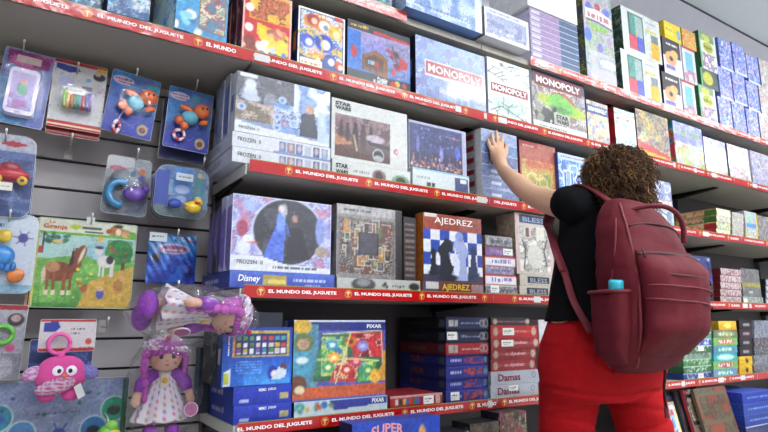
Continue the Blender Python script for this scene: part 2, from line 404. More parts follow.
# ------------------------------------------------------------------ boxed games and puzzles
def Xof(u, Y, z):
    k = (u-384)/FPX; dz = z-1
    return (k*(Y*FW.y+dz*FW.z) - Y*RT.y)/(RT.x-k*FW.x)
def Zof(v, X, Y):
    m = (216-v)/FPX; return 1 + (X*UP.x+Y*UP.y - m*(X*FW.x+Y*FW.y))/(m*FW.z-UP.z)
PALS = {
 'ice': ['#9fb2d8', '#7f94c4', '#cdd8ea', '#6d7fb0', '#e8eef6', '#8f86b8'],
 'mix': ['#c84038', '#3c62b4', '#e0b840', '#4a9a58', '#e8e4dc', '#6a3f86'],
 'pale': ['#d8dce6', '#c0a8c8', '#a9c4d8', '#e8dccc', '#b8d0b4', '#eef0f2'],
 'lil': ['#8a92d0', '#6f86cc', '#b4b8e4', '#a05cb0', '#c8d4f0', '#5470c0'],
 'dark': ['#1c1a24', '#2c2a38', '#47404e', '#14141c'],
 'dred': ['#5c1a20', '#7c2328', '#3c1418', '#90383a'],
 'grn': ['#4c8a5c', '#8cb890', '#d4dcc8', '#2f6a4c', '#6c9ca8'],
 'grey': ['#9a9490', '#b8b0ac', '#7c7674', '#cac4be', '#8f7f84'],
 'sand': ['#c8b088', '#b48c5c', '#e0d0a8', '#94683c', '#d8b870'],
 'teal': ['#3c9c9c', '#6cc0c8', '#2c6c88', '#b8e0dc', '#50a070'],
}
def g_art(pal, seed, band=None, n=14, wcol=None):
    P = PALS[pal] if isinstance(pal, str) else pal
    def f(A):
        A.noise(5, P, seed); A.noise(13, P, seed+1, al=.6, cut=.45); A.blobs(n, P, .02, .07, seed, al=.8); A.noise(22, P, seed+2, al=.5, cut=.55); A.scrib(n, ['#24222c', '#3c3848', '#e8e8e8', P[0]], seed, al=.7)
        if band: A.rect(0, band[0], 1, band[1], band[2]); A.words(.1, (band[0]+band[1])/2, .85, (band[1]-band[0])*.45, band[3], seed)
        if wcol: A.words(.08, .1, .7, .05, wcol, seed)
    return f
def spine_art(bg, ink, seed=0, extra=None, edge=None):
    def f(A):
        A.rect(0, 0, 1, 1, bg)
        if edge: A.rect(0, .9, 1, 1, edge); A.rect(0, 0, 1, .06, edge)
        A.words(.12, .5, .62, .34, ink, seed)
        if extra: A.blobs(6, extra, .12, .3, seed, (.66, .2, .95, .8))
    return f
NB = [0]
def game(label, cat, x0, x1, z, H, D, col, front=None, left=None, texts=(), tags=(), Y=1.66, group=None, wrap=False,
         name='game_box', rz=0, dens=None, ltexts=(), lean=0):
    Wd = x1-x0; NB[0] += 1; R_ = random.Random(NB[0]); rz = rz + R_.uniform(-.004, .004)
    t = thing(name, ((x0+x1)/2, Y+D/2, z), label, cat, group, rz)
    if lean: t.rotation_euler.x = lean
    key = 'box_card_'+col.lstrip('#'); m = mat(key, col, .5, coat=.2)
    off = (-Wd/2, -D/2, 0); g = .0012
    boxobj('carton', (g, g, .0004), (Wd-g, D, H-.0006), m, t, .0015).location = off
    if dens is None: dens = 260 if x0 < 2.3 else 170
    cov = None
    if front:
        A = Art(Wd, H, col, dens); front(A); A.fine(NB[0], .13); cov = sheet('front_cover' if H > .1 else 'front_panel', A, (0, 0, 0), (1, 0, 0), (0, 0, 1), WRAP if wrap else INK, t); cov.location = off
    lf = None
    if left:
        A = Art(D, H, col, dens*.8); left(A); A.fine(NB[0]+50, .14); lf = sheet('side_panel', A, (0, D, 0), (0, -1, 0), (0, 0, 1), INK, t); lf.location = off
    for (s, x, zz, w, h, mm, *kw) in texts:
        text(cov or t, s, x*Wd, zz*H, w*Wd, h*H, mm, **(kw[0] if kw else {}))
    for (s, x, zz, w, h, mm, *kw) in ltexts:
        o = text(lf, s, x*D, zz*H, w*D, h*H, mm, frame='left', **(kw[0] if kw else {})); o.location.y = D
    for (x, zz, w, h) in tags:
        A = Art(w*Wd, h*H, '#e6e6e2', 500); A.words(.1, .6, .8, .2, '#3a3a48', NB[0]); A.words(.1, .3, .6, .12, '#70707a', NB[0]+1)
        sheet('price_tag', A, (x*Wd, -.0022, zz*H), (1, 0, 0), (0, 0, 1), INK, cov or t)
    return t
def up(label, cat, sh, u0, u1, vt, D, col, dz=0, Y=1.66, H=None, **k):
    z = ZS[sh]+dz; x0 = Xof(u0, Y, z); x1 = Xof(u1, Y, z)-.003
    if H is None: H = Zof(vt, x0, Y)-z
    top = {'A': 2.142, 'C': 1.818, 'D': 1.459, 'E': 1.072}.get(sh, 9); H = min(H, top-z)
    return game(label, cat, x0, x1, z, H, D, col, Y=Y, **k)

# ---- row A, level with the top of the frame
def art_window(A):
    A.grad('#2f86b8', '#5cb4d8'); A.blobs(16, ['#8cc8e0', '#e8e0c8', '#3070a0'], .03, .1, 4, (0, 0, .45, 1))
    A.rect(.42, .08, .97, .92, '#7a6a58'); A.noise(9, ['#b89068', '#7fa090', '#d0c8b0', '#a05a5c', '#5c7890'], 3, (.44, .1, .95, .9)); A.ell(.2, .62, .09, .16, '#e87830'); A.ell(.3, .66, .07, .12, '#f0ece4')
def art_redfun(A):
    A.rect(0, 0, 1, 1, '#c4202a'); A.frame(.02, '#e8b8b0')
    A.rect(.12, .56, .97, .97, '#d8a030'); A.noise(7, ['#e8c8a0', '#a84828', '#c87848', '#783018', '#e8b040'], 5, (.14, .58, .95, .95))
    A.poly([(.3, .52), (.95, .42), (.95, .12), (.62, .08), (.45, .2), (.3, .36)], '#e8c418'); A.line([(.55, .1), (.95, .05)], .07, '#4a3a78')
    A.ell(.68, .42, .2, .07, '#b06848'); A.blobs(7, ['#703828', '#e0a888', '#c87050'], .03, .05, 8, (.55, .34, .9, .5))
    A.ell(.62, .16, .06, .05, '#c8c8d0'); A.ell(.86, .13, .05, .04, '#5c80c0')
    A.ell(.13, .72, .08, .06, '#f0f0f0'); A.ell(.13, .42, .08, .06, '#f0f0f0')
    A.blobs(8, ['#e8c0a8', '#8c3828', '#f0e0d0'], .05, .09, 2, (.08, .08, .45, .24)); A.rect(.5, .02, .9, .05, '#6aa848'); A.ell(.4, .08, .08, .04, '#5078c0')
def art_rings(A):
    A.rect(0, 0, 1, 1, '#f0f0ea'); A.rect(.04, .06, .96, .97, '#28488c')
    A.noise(4, ['#e0c040', '#3c62b4', '#c8d8e0', '#d88a30'], 12, (.05, .25, .95, .95))
    for x, y, r, c, d in ((.3, .84, .13, '#a82830', '#e8c8a8'), (.55, .78, .12, '#e8e8e8', '#8890a0'), (.78, .72, .15, '#e0b840', '#f0e0b0'), (.55, .5, .2, '#2c48b0', '#e8e8f0'), (.2, .48, .15, '#3c58b8', '#dce0e8'), (.68, .25, .14, '#3450a8', '#f0e8d8'), (.88, .2, .1, '#c84828', '#e8e0c0'), (.4, .24, .09, '#c89040', '#e8d8a0')):
        A.ell(x, y, r, r*.72, c); A.ell(x+.03, y-.02, r*.5, r*.4, d)
    A.ring(.24, .45, .22, .03, '#d8c040'); A.rect(.05, .06, .5, .2, '#f0ece0'); A.words(.08, .13, .46, .05, '#c87838', 3); A.rect(.78, .93, .95, .99, '#c02830'); A.words(.42, .93, .72, .04, '#e8e0d0', 5)
def art_city_hero(A):
    A.rect(0, 0, 1, 1, '#1c2238'); A.grad('#3c78c8', '#a090b8', .22, .86); A.rect(0, .22, .2, .84, '#2a70c0')
    A.noise(5, ['#8a98b8', '#5c6488', '#a89aa8', '#707ca0'], 4, (.6, .24, .97, .8), .7)
    A.poly([(.22, .26), (.22, .48), (.45, .62), (.62, .52), (.62, .2)], '#8c5c34'); A.poly([(.26, .3), (.26, .44), (.42, .54), (.55, .46), (.55, .28)], '#5c3820')
    A.rect(.32, .36, .42, .42, '#90a8b8')
    for q in range(4): A.line([(.24+.1*q, .24), (.24+.1*q, .5)], .012, '#3c2414')
    A.line([(.62, .68), (.9, .55)], .05, '#a83038'); A.line([(.7, .75), (.82, .4)], .03, '#6c4038'); A.blobs(9, ['#b83038', '#3c3c58', '#802830'], .03, .07, 6, (.4, .3, .95, .7))
    A.rect(0, .86, 1, 1, '#161a30'); A.poly([(.4, .88), (.4, .93), (1, .9), (1, .86)], '#b82430'); A.words(.05, .93, .32, .05, '#d8a848', 3)
    A.rect(0, 0, 1, .2, '#141c30'); A.words(.4, .12, .62, .06, '#d8d8e0', 8); A.blobs(5, ['#c8b040', '#b83830', '#4870b0'], .03, .05, 9, (.7, .05, .95, .16)); A.ell(.1, .5, .05, .1, '#b02c34')
def art_blue_city(A):
    A.grad('#34508c', '#7c96cc'); A.noise(6, PALS['ice'], 4, al=.55); A.noise(10, ['#b8c8e4', '#5c78b0', '#8898c8'], 9, al=.5, cut=.5)
    for q in range(9): A.rect(.05+.1*q, 0, .12+.1*q, .1+.09*((q*5) % 4), '#4a6498', .7)
    A.rect(.12, .42, .97, .66, '#e8e8ee'); A.rect(.135, .44, .955, .64, '#a83c4c'); A.words(.35, .22, .75, .08, '#a89058', 4, .6)
def art_sketch(A):
    A.rect(0, 0, 1, 1, '#e4e6e4'); r = random.Random(5)
    for q in range(22):
        x, y = r.random(), r.uniform(.62, .98); A.line([(x, y), (x+r.uniform(-.2, .2), y+r.uniform(-.1, .1))], .012, r.choice(['#3c4454', '#2c3444', '#70788c']))
    A.poly([(.1, .36), (.5, .44), (.92, .34), (.88, .22), (.5, .12), (.12, .22)], '#b8ccc0'); A.line([(.3, .3), (.45, .26), (.6, .28), (.7, .32)], .015, '#607068')
    A.line([(.05, .14), (.3, .24), (.8, .1)], .02, '#606878'); A.line([(.02, .3), (.2, .12), (.5, .06)], .014, '#7c8494'); A.scrib(16, ['#3c4454', '#20283c'], 9, (.05, .05, .95, .42)); A.rect(.07, .46, .95, .6, '#98283c')
    A.words(.74, .07, .95, .05, '#c03860', 2)
def art_green_ears(A):      # plain green leaf-like shape in place of the film figure
    A.rect(0, 0, 1, 1, '#4c4a50'); A.noise(5, ['#a8a0a4', '#6c6468', '#d0c8c4', '#8c7c74'], 9); A.rect(0, .8, 1, 1, '#3c3c58'); A.rect(.05, .76, .94, .95, '#7c1c30')
    A.poly([(.3, .55), (.36, .7), (.6, .74), (.78, .62), (.84, .5)], '#a86048'); A.ell(.55, .5, .47, .12, '#a8b848', 1, -.12); A.ell(.55, .5, .3, .09, '#8cb850', 1, -.12); A.ell(.52, .53, .22, .16, '#78b458', 1, -.15); A.ell(.5, .44, .2, .05, '#5c9050')
    A.rect(.05, .16, .3, .4, '#3c3c38'); A.blobs(8, ['#585850', '#8c8c80', '#2c2c28'], .04, .09, 2, (.04, .16, .4, .42)); A.rect(0, 0, 1, .17, '#d8d8d6'); A.words(.1, .1, .6, .04, '#7c7c80', 4); A.rect(.38, .18, .68, .36, '#b8b4ac')
# far left boxes partly above the frame
def bluebox(i, u0, u1, D, Y, rz, lab):
    return up(lab, 'toy box', 'A', u0, u1, 0, D, '#3a90c0', H=.24, Y=Y, front=art_window, left=g_art(['#3c9ccc', '#6cc0e0', '#2c70a8'], i, n=6), rz=rz)
up('blue toy box standing on the shelf above the toy phone, cut by the picture top', 'toy box', 'A', 50, 101, 0, .16, '#3a90c0', H=.24, front=g_art(['#2c6c98', '#3c8cb8', '#d8e4e8', '#3a5c7c'], 3), left=g_art(['#3c9ccc', '#2c70a8'], 5, n=4))
up('blue toy box with a bottom corner over the strip, above the first swimmer card', 'toy box', 'A', 107, 150, 0, .16, '#3a90c0', H=.24, Y=1.63, dz=.009, front=g_art(['#3f98c8', '#70bcd8', '#d8dce0', '#2f5c90'], 13), left=g_art(['#3c9ccc', '#2c70a8'], 5, n=4))
up('large blue window box turned at an angle above the second swimmer card', 'toy box', 'A', 168, 224, 0, .2, '#3a90c0', H=.25, Y=1.632, dz=.009, front=art_window, left=g_art(['#3c9ccc', '#68b8dc', '#e8e8e0'], 8, n=5), rz=.16)
up('red puzzle box with yellow vehicle picture, upper shelf left', 'puzzle', 'A', 241, 291, -14, .06, '#b8202a', front=art_redfun, left=g_art(['#a83040', '#d8b8b8', '#7c2430'], 3, n=3), texts=[('ROMPECABEZAS', .12, .015, .5, .03, WHITE)])
for k in range(3):
    game('red puzzle box standing %s behind the red one with the yellow vehicle' % ['directly', 'second', 'third'][k], 'puzzle', Xof(241, 1.66, ZS['A'])-.002-.004*k, Xof(288, 1.66, ZS['A'])-.006, ZS['A'], .245, .055, '#8c2830', None, g_art(['#a83040', '#d8b8b8', '#7c2430'], 3+k, n=3), Y=1.724+.059*k, group='red puzzle boxes in a row')
up('white-edged puzzle box with blue, red and yellow round shapes', 'puzzle', 'A', 297, 345, 5, .05, '#e8e8e4', front=art_rings, left=spine_art('#28488c', '#e8c040', 2))
up('dark blue puzzle box with a brown building picture', 'puzzle', 'A', 347, 411, 18, .05, '#1c2238', front=art_city_hero, left=spine_art('#1c2238', '#4878b8', 2), texts=[('Puzzle', .46, .14, .16, .05, WHITE), ('100 pcs', .46, .05, .2, .05, WHITE)])
up('wide pale blue board game box with a red title band', 'board game', 'A', 416, 487, 34, .06, '#5468a0', front=art_blue_city, left=spine_art('#1c2440', '#8898c8', 4), texts=[('MONOPOLY', .165, .475, .76, .125, WHITE, dict(bold=.025)), ('ESPAÑA', .36, .27, .34, .08, GOLD)][:1], wrap=True)
up('white board game box with line drawings and a red title band', 'board game', 'A', 489, 532, 56, .055, '#dedfdc', front=art_sketch, left=spine_art('#c8ccd0', '#a84858', 4), texts=[('MONOPOLY', .1, .482, .82, .095, WHITE, dict(bold=.03))])
up('board game box with a green long-eared shape and a red title band', 'board game', 'A', 534, 588, 67, .055, '#c4c2c4', front=art_green_ears, left=spine_art('#d0d0d0', '#3c3c58', 4), texts=[('MONOPOLY', .08, .795, .83, .115, WHITE, dict(bold=.03)), ('STAR', .41, .275, .24, .07, BLACK, dict(bold=.05)), ('WARS', .41, .195, .24, .07, BLACK, dict(bold=.05))])
up('small blue and pink board game box between the green and the red-sided ones', 'board game', 'A', 589, 611, 99, .06, '#3c5c98', front=g_art(['#6c8cc8', '#c87888', '#8cb0d8', '#e0c888'], 8, (.72, .9, '#33508c', '#e8e8f0')), left=spine_art('#33508c', '#e8e8f0', 4), texts=[('MONOPOLY', .06, .76, .88, .11, WHITE)])
up('pale green board game box with a red side', 'board game', 'A', 617, 638, 107, .16, '#b01c28', Y=1.655, front=g_art(['#c8dcd4', '#a8ccc0', '#88a8a0', '#e0e8e0'], 3, (.72, .84, '#d8e4dc', '#b83040')), left=spine_art('#a81c28', '#d87078', 4))
up('brown board game box with a red and yellow lower corner', 'board game', 'A', 639, 672, 108, .06, '#5c4848', front=lambda A: (g_art(['#6c5058', '#8c6c58', '#504860', '#a84850', '#8c9cb8', '#3c6c50', '#c8b070'], 21)(A), A.poly([(0, 0), (0, .36), (1, .16), (1, 0)], '#b8323c'), A.poly([(0, 0), (0, .18), (1, .1), (1, 0)], '#e0b030')), left=spine_art('#3c3038', '#c8a050', 4))
def art_party(A):
    A.grad('#b8c4a8', '#9a9cdc'); A.noise(7, ['#a8b4e0', '#c8d0ec', '#d8c8a0', '#d89868', '#88b0b8', '#b0b060'], 15, (0, 0, 1, .55)); A.noise(5, ['#9c98d8', '#b4b8e8', '#8888cc'], 3, (0, .55, 1, 1)); A.scrib(30, ['#38305c', '#b06838', '#e8e4d8', '#3c7050'], 5, (0, 0, 1, .6)); A.words(.15, .78, .9, .14, '#88a060', 3); A.rect(0, 0, 1, .05, '#d0c8d8')
up('wide lilac board game box with a teal striped side', 'board game', 'A', 677, 706, 120, .07, '#2c7c84', front=art_party, left=lambda A: (A.noise(8, ['#2c8c8c', '#3c6cb0', '#60b090', '#c84850'], 3)), )
up('lilac board game box right of the teal-sided one', 'board game', 'A', 707, 729, 136, .06, '#9a9ccc', front=art_party, left=spine_art('#8c8cc0', '#e0e0e0', 4), wrap=True)
up('silvery pink board game box on the upper shelf at right', 'board game', 'A', 731, 752, 143, .06, '#b0a4b4', front=g_art(['#c0b0c0', '#d8ccd4', '#a89098', '#b87078', '#d0d8dc'], 31), left=spine_art('#706878', '#e0e0e0', 4), wrap=True)
up('blue and yellow board game box at the right picture edge', 'board game', 'A', 754, 775, 150, .06, '#8c9cc0', front=g_art(['#6c88c0', '#d8b878', '#c8c8d8', '#b06c60', '#9cb0d8'], 35), left=spine_art('#c8c8d0', '#4060a0', 4))
# ---- row B, the top shelf
g = 'game boxes on the top shelf'
up('dark green game box on the top shelf, leftmost in view', 'board game', 'B', 296, 338, 0, .08, '#2c4440', H=.3, front=g_art(['#28584c', '#3c7868', '#1c3434', '#90a8a0'], 8), left=g_art('dark', 3))
up('teal game box on the top shelf left of a green and white one', 'board game', 'B', 340, 366, 0, .08, '#2c5458', H=.3, front=g_art(['#2c6c5c', '#4c9080', '#203c40', '#88a8a8'], 18), left=g_art('dark', 3))
up('blue and green game box on the top shelf beside the big glaring one', 'board game', 'B', 368, 390, 0, .08, '#3c6c98', H=.3, front=g_art(['#4c80b0', '#7cb0c8', '#d8e0e0', '#3c7c58'], 28), left=spine_art('#b8d0d0', '#2c5a58', 3))
up('large colourful puzzle box sticking out over the top shelf edge', 'puzzle', 'B', 406, 483, 0, .1, '#5c7cb4', Y=1.6, dz=.009, H=.3, wrap=True, front=lambda A: (A.grad('#c8d4ec', '#6c90cc'), A.noise(6, ['#7c9ccc', '#a8bce0', '#d8e0ec', '#5c80bc'], 3, al=.8), A.noise(9, ['#50885c', '#b89048', '#8c4c3c', '#78a880', '#6080b0'], 5, (0, .5, 1, 1)), A.rect(.9, 0, 1, .9, '#d8dce4'), A.words(.1, .1, .8, .04, '#5868a0', 4)), left=g_art('ice', 4))
up('grey and white puzzle box sticking out over the top shelf edge', 'puzzle', 'B', 485, 530, 5, .1, '#d0d0d8', Y=1.6, dz=.009, front=lambda A: (A.rect(0, 0, 1, 1, '#e0e0e8'), A.noise(5, ['#a8acc8', '#9ca0c0', '#c0c4d8', '#8c90b0'], 5, (.05, .12, .95, .8)), A.blobs(12, ['#e4e4ec', '#b0b4cc'], .03, .07, 4, (.05, .1, .95, .35)), A.words(.1, .9, .8, .05, '#9c9cb0', 3)), left=g_art('grey', 4))
zs = ZS['B']; xa, xb = Xof(532, 1.66, zs), Xof(581, 1.66, zs)
for k in range(9):
    w = ['lowest', 'second from the bottom', 'third from the bottom', 'fourth from the bottom', 'middle one', 'fourth from the top', 'third from the top', 'second from the top', 'topmost'][k]
    game('flat lilac and blue game box, %s of the top shelf stack' % w, 'board game', xa, xb-.003, zs+.031*k, .0305, .26, '#c8c4dc',
         lambda A, k=k: (A.rect(0, 0, 1, 1, '#a890b4'), A.rect(.6, 0, 1, 1, '#50688c'), A.rect(0, .84, 1, 1, '#e8e8f4'), A.rect(.03, .2, .2, .7, '#e4e4ec', .7), A.words(.22, .45, .55, .3, '#a884b0', k), A.rect(0, 0, 1, .12, '#5c5874')), None, group='flat game boxes stacked on the top shelf')
game('glare-white carton on top of the flat lilac stack', 'carton', xa-.02, xb-.012, zs+.2795, .2, .25, '#f4f4f4', lambda A: A.rect(0, 0, 1, 1, '#f4f4f6'), spine_art('#e8e8ea', '#f0f0f0', 1), Y=1.65)  # white colour stands in for glare on a glossy box
def art_confetti(A):
    A.rect(0, 0, 1, 1, '#dcdce0'); A.noise(9, ['#a8a4bc', '#b89ca4', '#c4c4d0', '#8c9ca8', '#a8b498'], 31, al=.85); A.scrib(40, ['#3c3c58', '#b04858', '#3c7c50', '#5858a8', '#e8e8e8'], 5, L=.05, wd=.006); A.blobs(150, ['#c88890', '#88a890', '#9c94c4', '#c8b878', '#a8b8c8', '#f0f0f0'], .004, .012, 4); A.noise(7, ['#c8c8dc', '#d8c8d0', '#b4c4c4', '#9c98c0', '#e4e4e8'], 8, (.1, .02, 1, .35), .8)
    A.ell(.2, .8, .12, .05, '#7c88d0'); A.ell(.5, .83, .1, .04, '#c86070'); A.ell(.8, .81, .14, .04, '#7c8cd4'); A.poly([(.08, .68), (.08, .78), (.5, .8), (.96, .76), (.96, .66), (.5, .68)], '#ecECf0'); A.words(.14, .72, .9, .06, '#c0707c', 3)
    A.line([(.1, .66), (.5, .67), (.96, .64)], .012, '#3c3c5c'); A.poly([(.15, .64), (.9, .63), (.75, .58), (.3, .57)], '#98c070'); A.ell(.12, .5, .12, .07, '#6c88cc'); A.ell(.5, .4, .1, .05, '#8c84bc')
up('tall white game box speckled with confetti and a blue and red title', 'board game', 'B', 588, 618, 0, .2, '#3c4050', H=.53, front=art_confetti, left=lambda A: (A.noise(16, ['#2c2c40', '#4c4c38', '#8c9c40', '#3c3458', '#5c5c6c'], 4)))
def art_tubs(A):
    A.rect(0, 0, 1, 1, '#dcdfdc'); A.noise(7, ['#c8ccc8', '#dcdcdc', '#b8bcb8'], 3, (.58, 0, 1, 1), .6); A.rect(.16, .1, .55, .93, '#485860'); A.rect(.2, .45, .5, .9, '#5c9c90'); A.rect(.34, .4, .52, .88, '#a8b8b8'); A.rect(.18, .1, .36, .42, '#d05868'); A.rect(.37, .1, .53, .42, '#5c64c0')
    A.rect(.72, .06, .95, .45, '#e8b430'); A.rect(.74, .42, .93, .62, '#808890'); A.rect(.6, .66, .9, .7, '#d8c848'); A.words(.62, .86, .92, .05, '#b0b0b4', 3)
for k, lab in enumerate(['lower', 'upper']):
    up('white craft box with coloured tubs in a window, %s of two' % lab, 'craft set', 'B', 624, 663, 0, .2, '#4c6450', H=.262, dz=.263*k, front=art_tubs, left=lambda A: A.noise(10, ['#40584c', '#1c3c28', '#8c9c90', '#2c4c3c'], 4), dens=190)
def art_ring_toy(A):
    A.rect(0, 0, 1, 1, '#e4e0ec'); A.rect(0, .5, .95, 1, '#3c2c38'); A.ell(.4, .45, .3, .2, '#e8a878'); A.ell(.42, .46, .1, .07, '#3c2c38'); A.ell(.6, .6, .2, .12, '#e0b878'); A.rect(.1, .15, .6, .25, '#7c78c0'); A.words(.2, .85, .8, .07, '#e8e8ea', 5)
def art_sky(A):
    A.rect(0, 0, 1, 1, '#d8dce0'); A.rect(.2, .3, .8, .85, '#7cb8d8'); A.noise(6, ['#d8c8d0', '#a8c0d0', '#e4e4e8', '#b890a0'], 5, (0, 0, 1, .35)); A.rect(0, .93, 1, 1, '#b83848')
for k, lab in enumerate(['lower', 'upper']):
    up('white and black box with an orange ring picture, %s of two' % lab, 'toy box', 'B', 665, 684, 0, .2, '#3c3040', H=.225, dz=.226*k, front=art_ring_toy, left=spine_art('#3c3040', '#c8c8cc', 2))
    up('white toy box with a light blue square, %s of two' % lab, 'toy box', 'B', 685, 698, 0, .2, '#d8dce0', H=.225, dz=.226*k, front=art_sky, left=spine_art('#d0d0d8', '#80a8c8', 2))
zt = ZS['B']+.4525
game('yellow carton lying on the upper orange ring box', 'toy box', Xof(665, 1.66, zt), Xof(682, 1.66, zt)-.003, zt, .11, .2, '#e8cc28', lambda A: (A.rect(0, 0, 1, 1, '#e8cc28'), A.rect(.05, .25, .5, .8, '#ecd860'), A.words(.1, .55, .45, .12, '#a09040', 2), A.ell(.85, .45, .12, .3, '#88a8c0')), spine_art('#dcc028', '#a09040', 4))
game('orange and green toy box on the upper light blue square box', 'toy box', Xof(683, 1.66, zt), Xof(697, 1.66, zt)-.003, zt, .12, .2, '#d08040', g_art(['#d87840', '#98a848', '#c8b050', '#e0a060'], 6), g_art(['#d89040', '#70a050'], 6))
def art_crayon(A):
    A.rect(0, 0, 1, 1, '#dce4d8'); A.rect(0, .78, .9, 1, '#8c9c88'); A.ell(.42, .86, .25, .09, '#c8cc58'); A.ell(.5, .62, .3, .14, '#b8b830'); A.words(.28, .62, .72, .08, '#4c6428', 3); A.noise(7, ['#d8d4dc', '#88a8a0', '#c87888', '#7c84c0', '#e8ecea'], 7, (.05, 0, .95, .45)); A.rect(0, 0, .08, 1, '#68b078')
for k, lab in enumerate(['lowest', 'middle', 'topmost']):
    up('green-edged craft box with a yellow oval, %s of three' % lab, 'craft set', 'B', 702, 719, 0, .15, '#4c9c68', H=[.24, .12, .25][k], dz=[0, .241, .362][k], front=art_crayon if k != 1 else (lambda A: (A.rect(0, 0, 1, 1, '#50585c'), A.ell(.42, .5, .3, .35, '#c0bc40'), A.rect(0, 0, .08, 1, '#68b078'))), left=lambda A: (A.rect(0, 0, 1, 1, '#58a878'), A.rect(.6, 0, 1, 1, '#3c6c50')))
def art_lil(s):
    return lambda A: (A.noise(6, PALS['lil'], s), A.noise(10, ['#c0ccf0', '#8898dc', '#dcd8f0', '#6c8cd8'], s+3, al=.7, cut=.45), A.blobs(10, ['#a868b8', '#e0d8a8', '#4c60b8', '#e8e8f4'], .02, .06, s), A.scrib(22, ['#2c3880', '#e4e4f4', '#7c50a8', '#4c88b0'], s), A.rect(0, 0, 1, .07, '#d4dcf0'))
for c, (a, b) in enumerate([(721, 734), (735, 748), (749, 761), (762, 774)]):
    for k in range(3):
        col = ['lilac', 'violet and blue', 'bright blue', 'pink and grey'][c]
        up('%s toy box, %s of the %s pile on the top shelf at right' % (col, ['bottom', 'middle', 'top'][k], ['first', 'second', 'third', 'last'][c]), 'toy box', 'B', a, b, 0, .2, ['#a8a4dc', '#7c88d0', '#6c8cdc', '#b0a8b4'][c], H=[.21, .215, .205][c % 3], dz=([.21, .215, .205][c % 3]+.001)*k,
           front=art_lil(c*5+k) if c < 3 else g_art(['#c8a8b0', '#b0b8b8', '#d89070', '#a0b0a0', '#dcd8dc'], 4+k), left=spine_art('#7078b8', '#c8c8f0', k))
# ---- row C
def art_snow(A):
    A.rect(0, 0, 1, 1, '#8c98b8'); A.rect(0, .52, .55, 1, '#4c4c58'); A.noise(5, ['#585864', '#706c78', '#48485a', '#8c8c98'], 5, (0, .5, .6, 1)); A.rect(0, .2, .38, .52, '#9c8c84'); A.noise(6, ['#a89080', '#c0b0a8', '#807468'], 8, (0, .2, .38, .52)); A.rect(.38, .15, .68, .55, '#7c9cd0')
    A.noise(6, ['#7c98cc', '#a8bce0', '#c8d0e4', '#5c6c98', '#b09cb8'], 11, (.38, .2, .7, .6)); A.noise(6, ['#8ca4cc', '#6c84b4', '#b8c4dc', '#d8dce8'], 17, (.6, .5, 1, 1)); A.poly([(.66, .1), (.68, .5), (.82, .56), (.88, .1)], '#3c3c4c'); A.ell(.77, .6, .05, .08, '#b89480'); A.noise(5, ['#88a0cc', '#b8c4e0'], 21, (.86, .05, 1, .6))
    for x, y in ((.06, .42), (.42, .36), (.47, .66), (.42, .18)): A.ell(x, y, .045, .06, '#b8c8e8'); A.ell(x, y, .02, .03, '#6c84b8')
    A.ell(.14, .68, .07, .12, '#c8ccd8'); A.ell(.14, .82, .055, .08, '#d4d8e4'); A.ell(.15, .6, .09, .07, '#c0c4d4')
    A.poly([(0, 0), (0, .19), (.3, .13), (.62, .1), (1, .04), (1, 0)], '#d8dade'); A.rect(.03, .93, .2, .99, '#d8d8dc')
def art_snowstrip(A):
    A.rect(0, 0, 1, 1, '#d0d2d8')
    for q in range(6): A.rect(.45+.09*q, .14, .52+.09*q, .86, ['#6c84b8', '#8c7c88', '#5c78a8', '#a8b8d4', '#505c88', '#7c98c0'][q]); A.ell(.485+.09*q, .55, .02, .25, '#c8b4b0')
    A.rect(.4, 0, 1, .1, '#8c98b8')
for k, lab in enumerate(['lowest', 'second lowest']):
    up('flat white and blue puzzle box, %s under the tall snow puzzle' % lab, 'puzzle', 'C', 232, 331, 0, .3, '#c8cad2', H=.048, dz=.049*k, front=art_snowstrip, left=spine_art('#c0c2cc', '#8890b0', 3), texts=[('FROZEN  II', .05, .4, .22, .28, BLACK, dict(bold=0))], group='flat puzzle boxes under the snow puzzle')
z = ZS['C']+.0985; x0, x1 = Xof(233, 1.66, z)+.004, Xof(330, 1.66, z)-.003
game('tall puzzle box with blue snow pictures and white wave', 'puzzle', x0, x1, z, Zof(70, x0, 1.66)-z, .055, '#b8bccc', art_snow, spine_art('#c0c4cc', '#5c6898', 3), [('FROZEN  II', .04, .06, .2, .045, BLACK, dict(bold=0))], wrap=True)
for k, lab in enumerate(['first', 'second', 'third']):
    game('tall white-edged puzzle box, %s behind the blue snow puzzle' % lab, 'puzzle', x0-.004*(k % 2)-.004, x1-.01, z, .214-.004*k, .05, '#a8acbc', None, spine_art(['#b0b4bc', '#8c92a4', '#a4a8b4'][k], '#5c6484', k, ['#6878a8', '#98a0b8']), Y=1.72+.054*k, group='snow puzzles standing in a row')
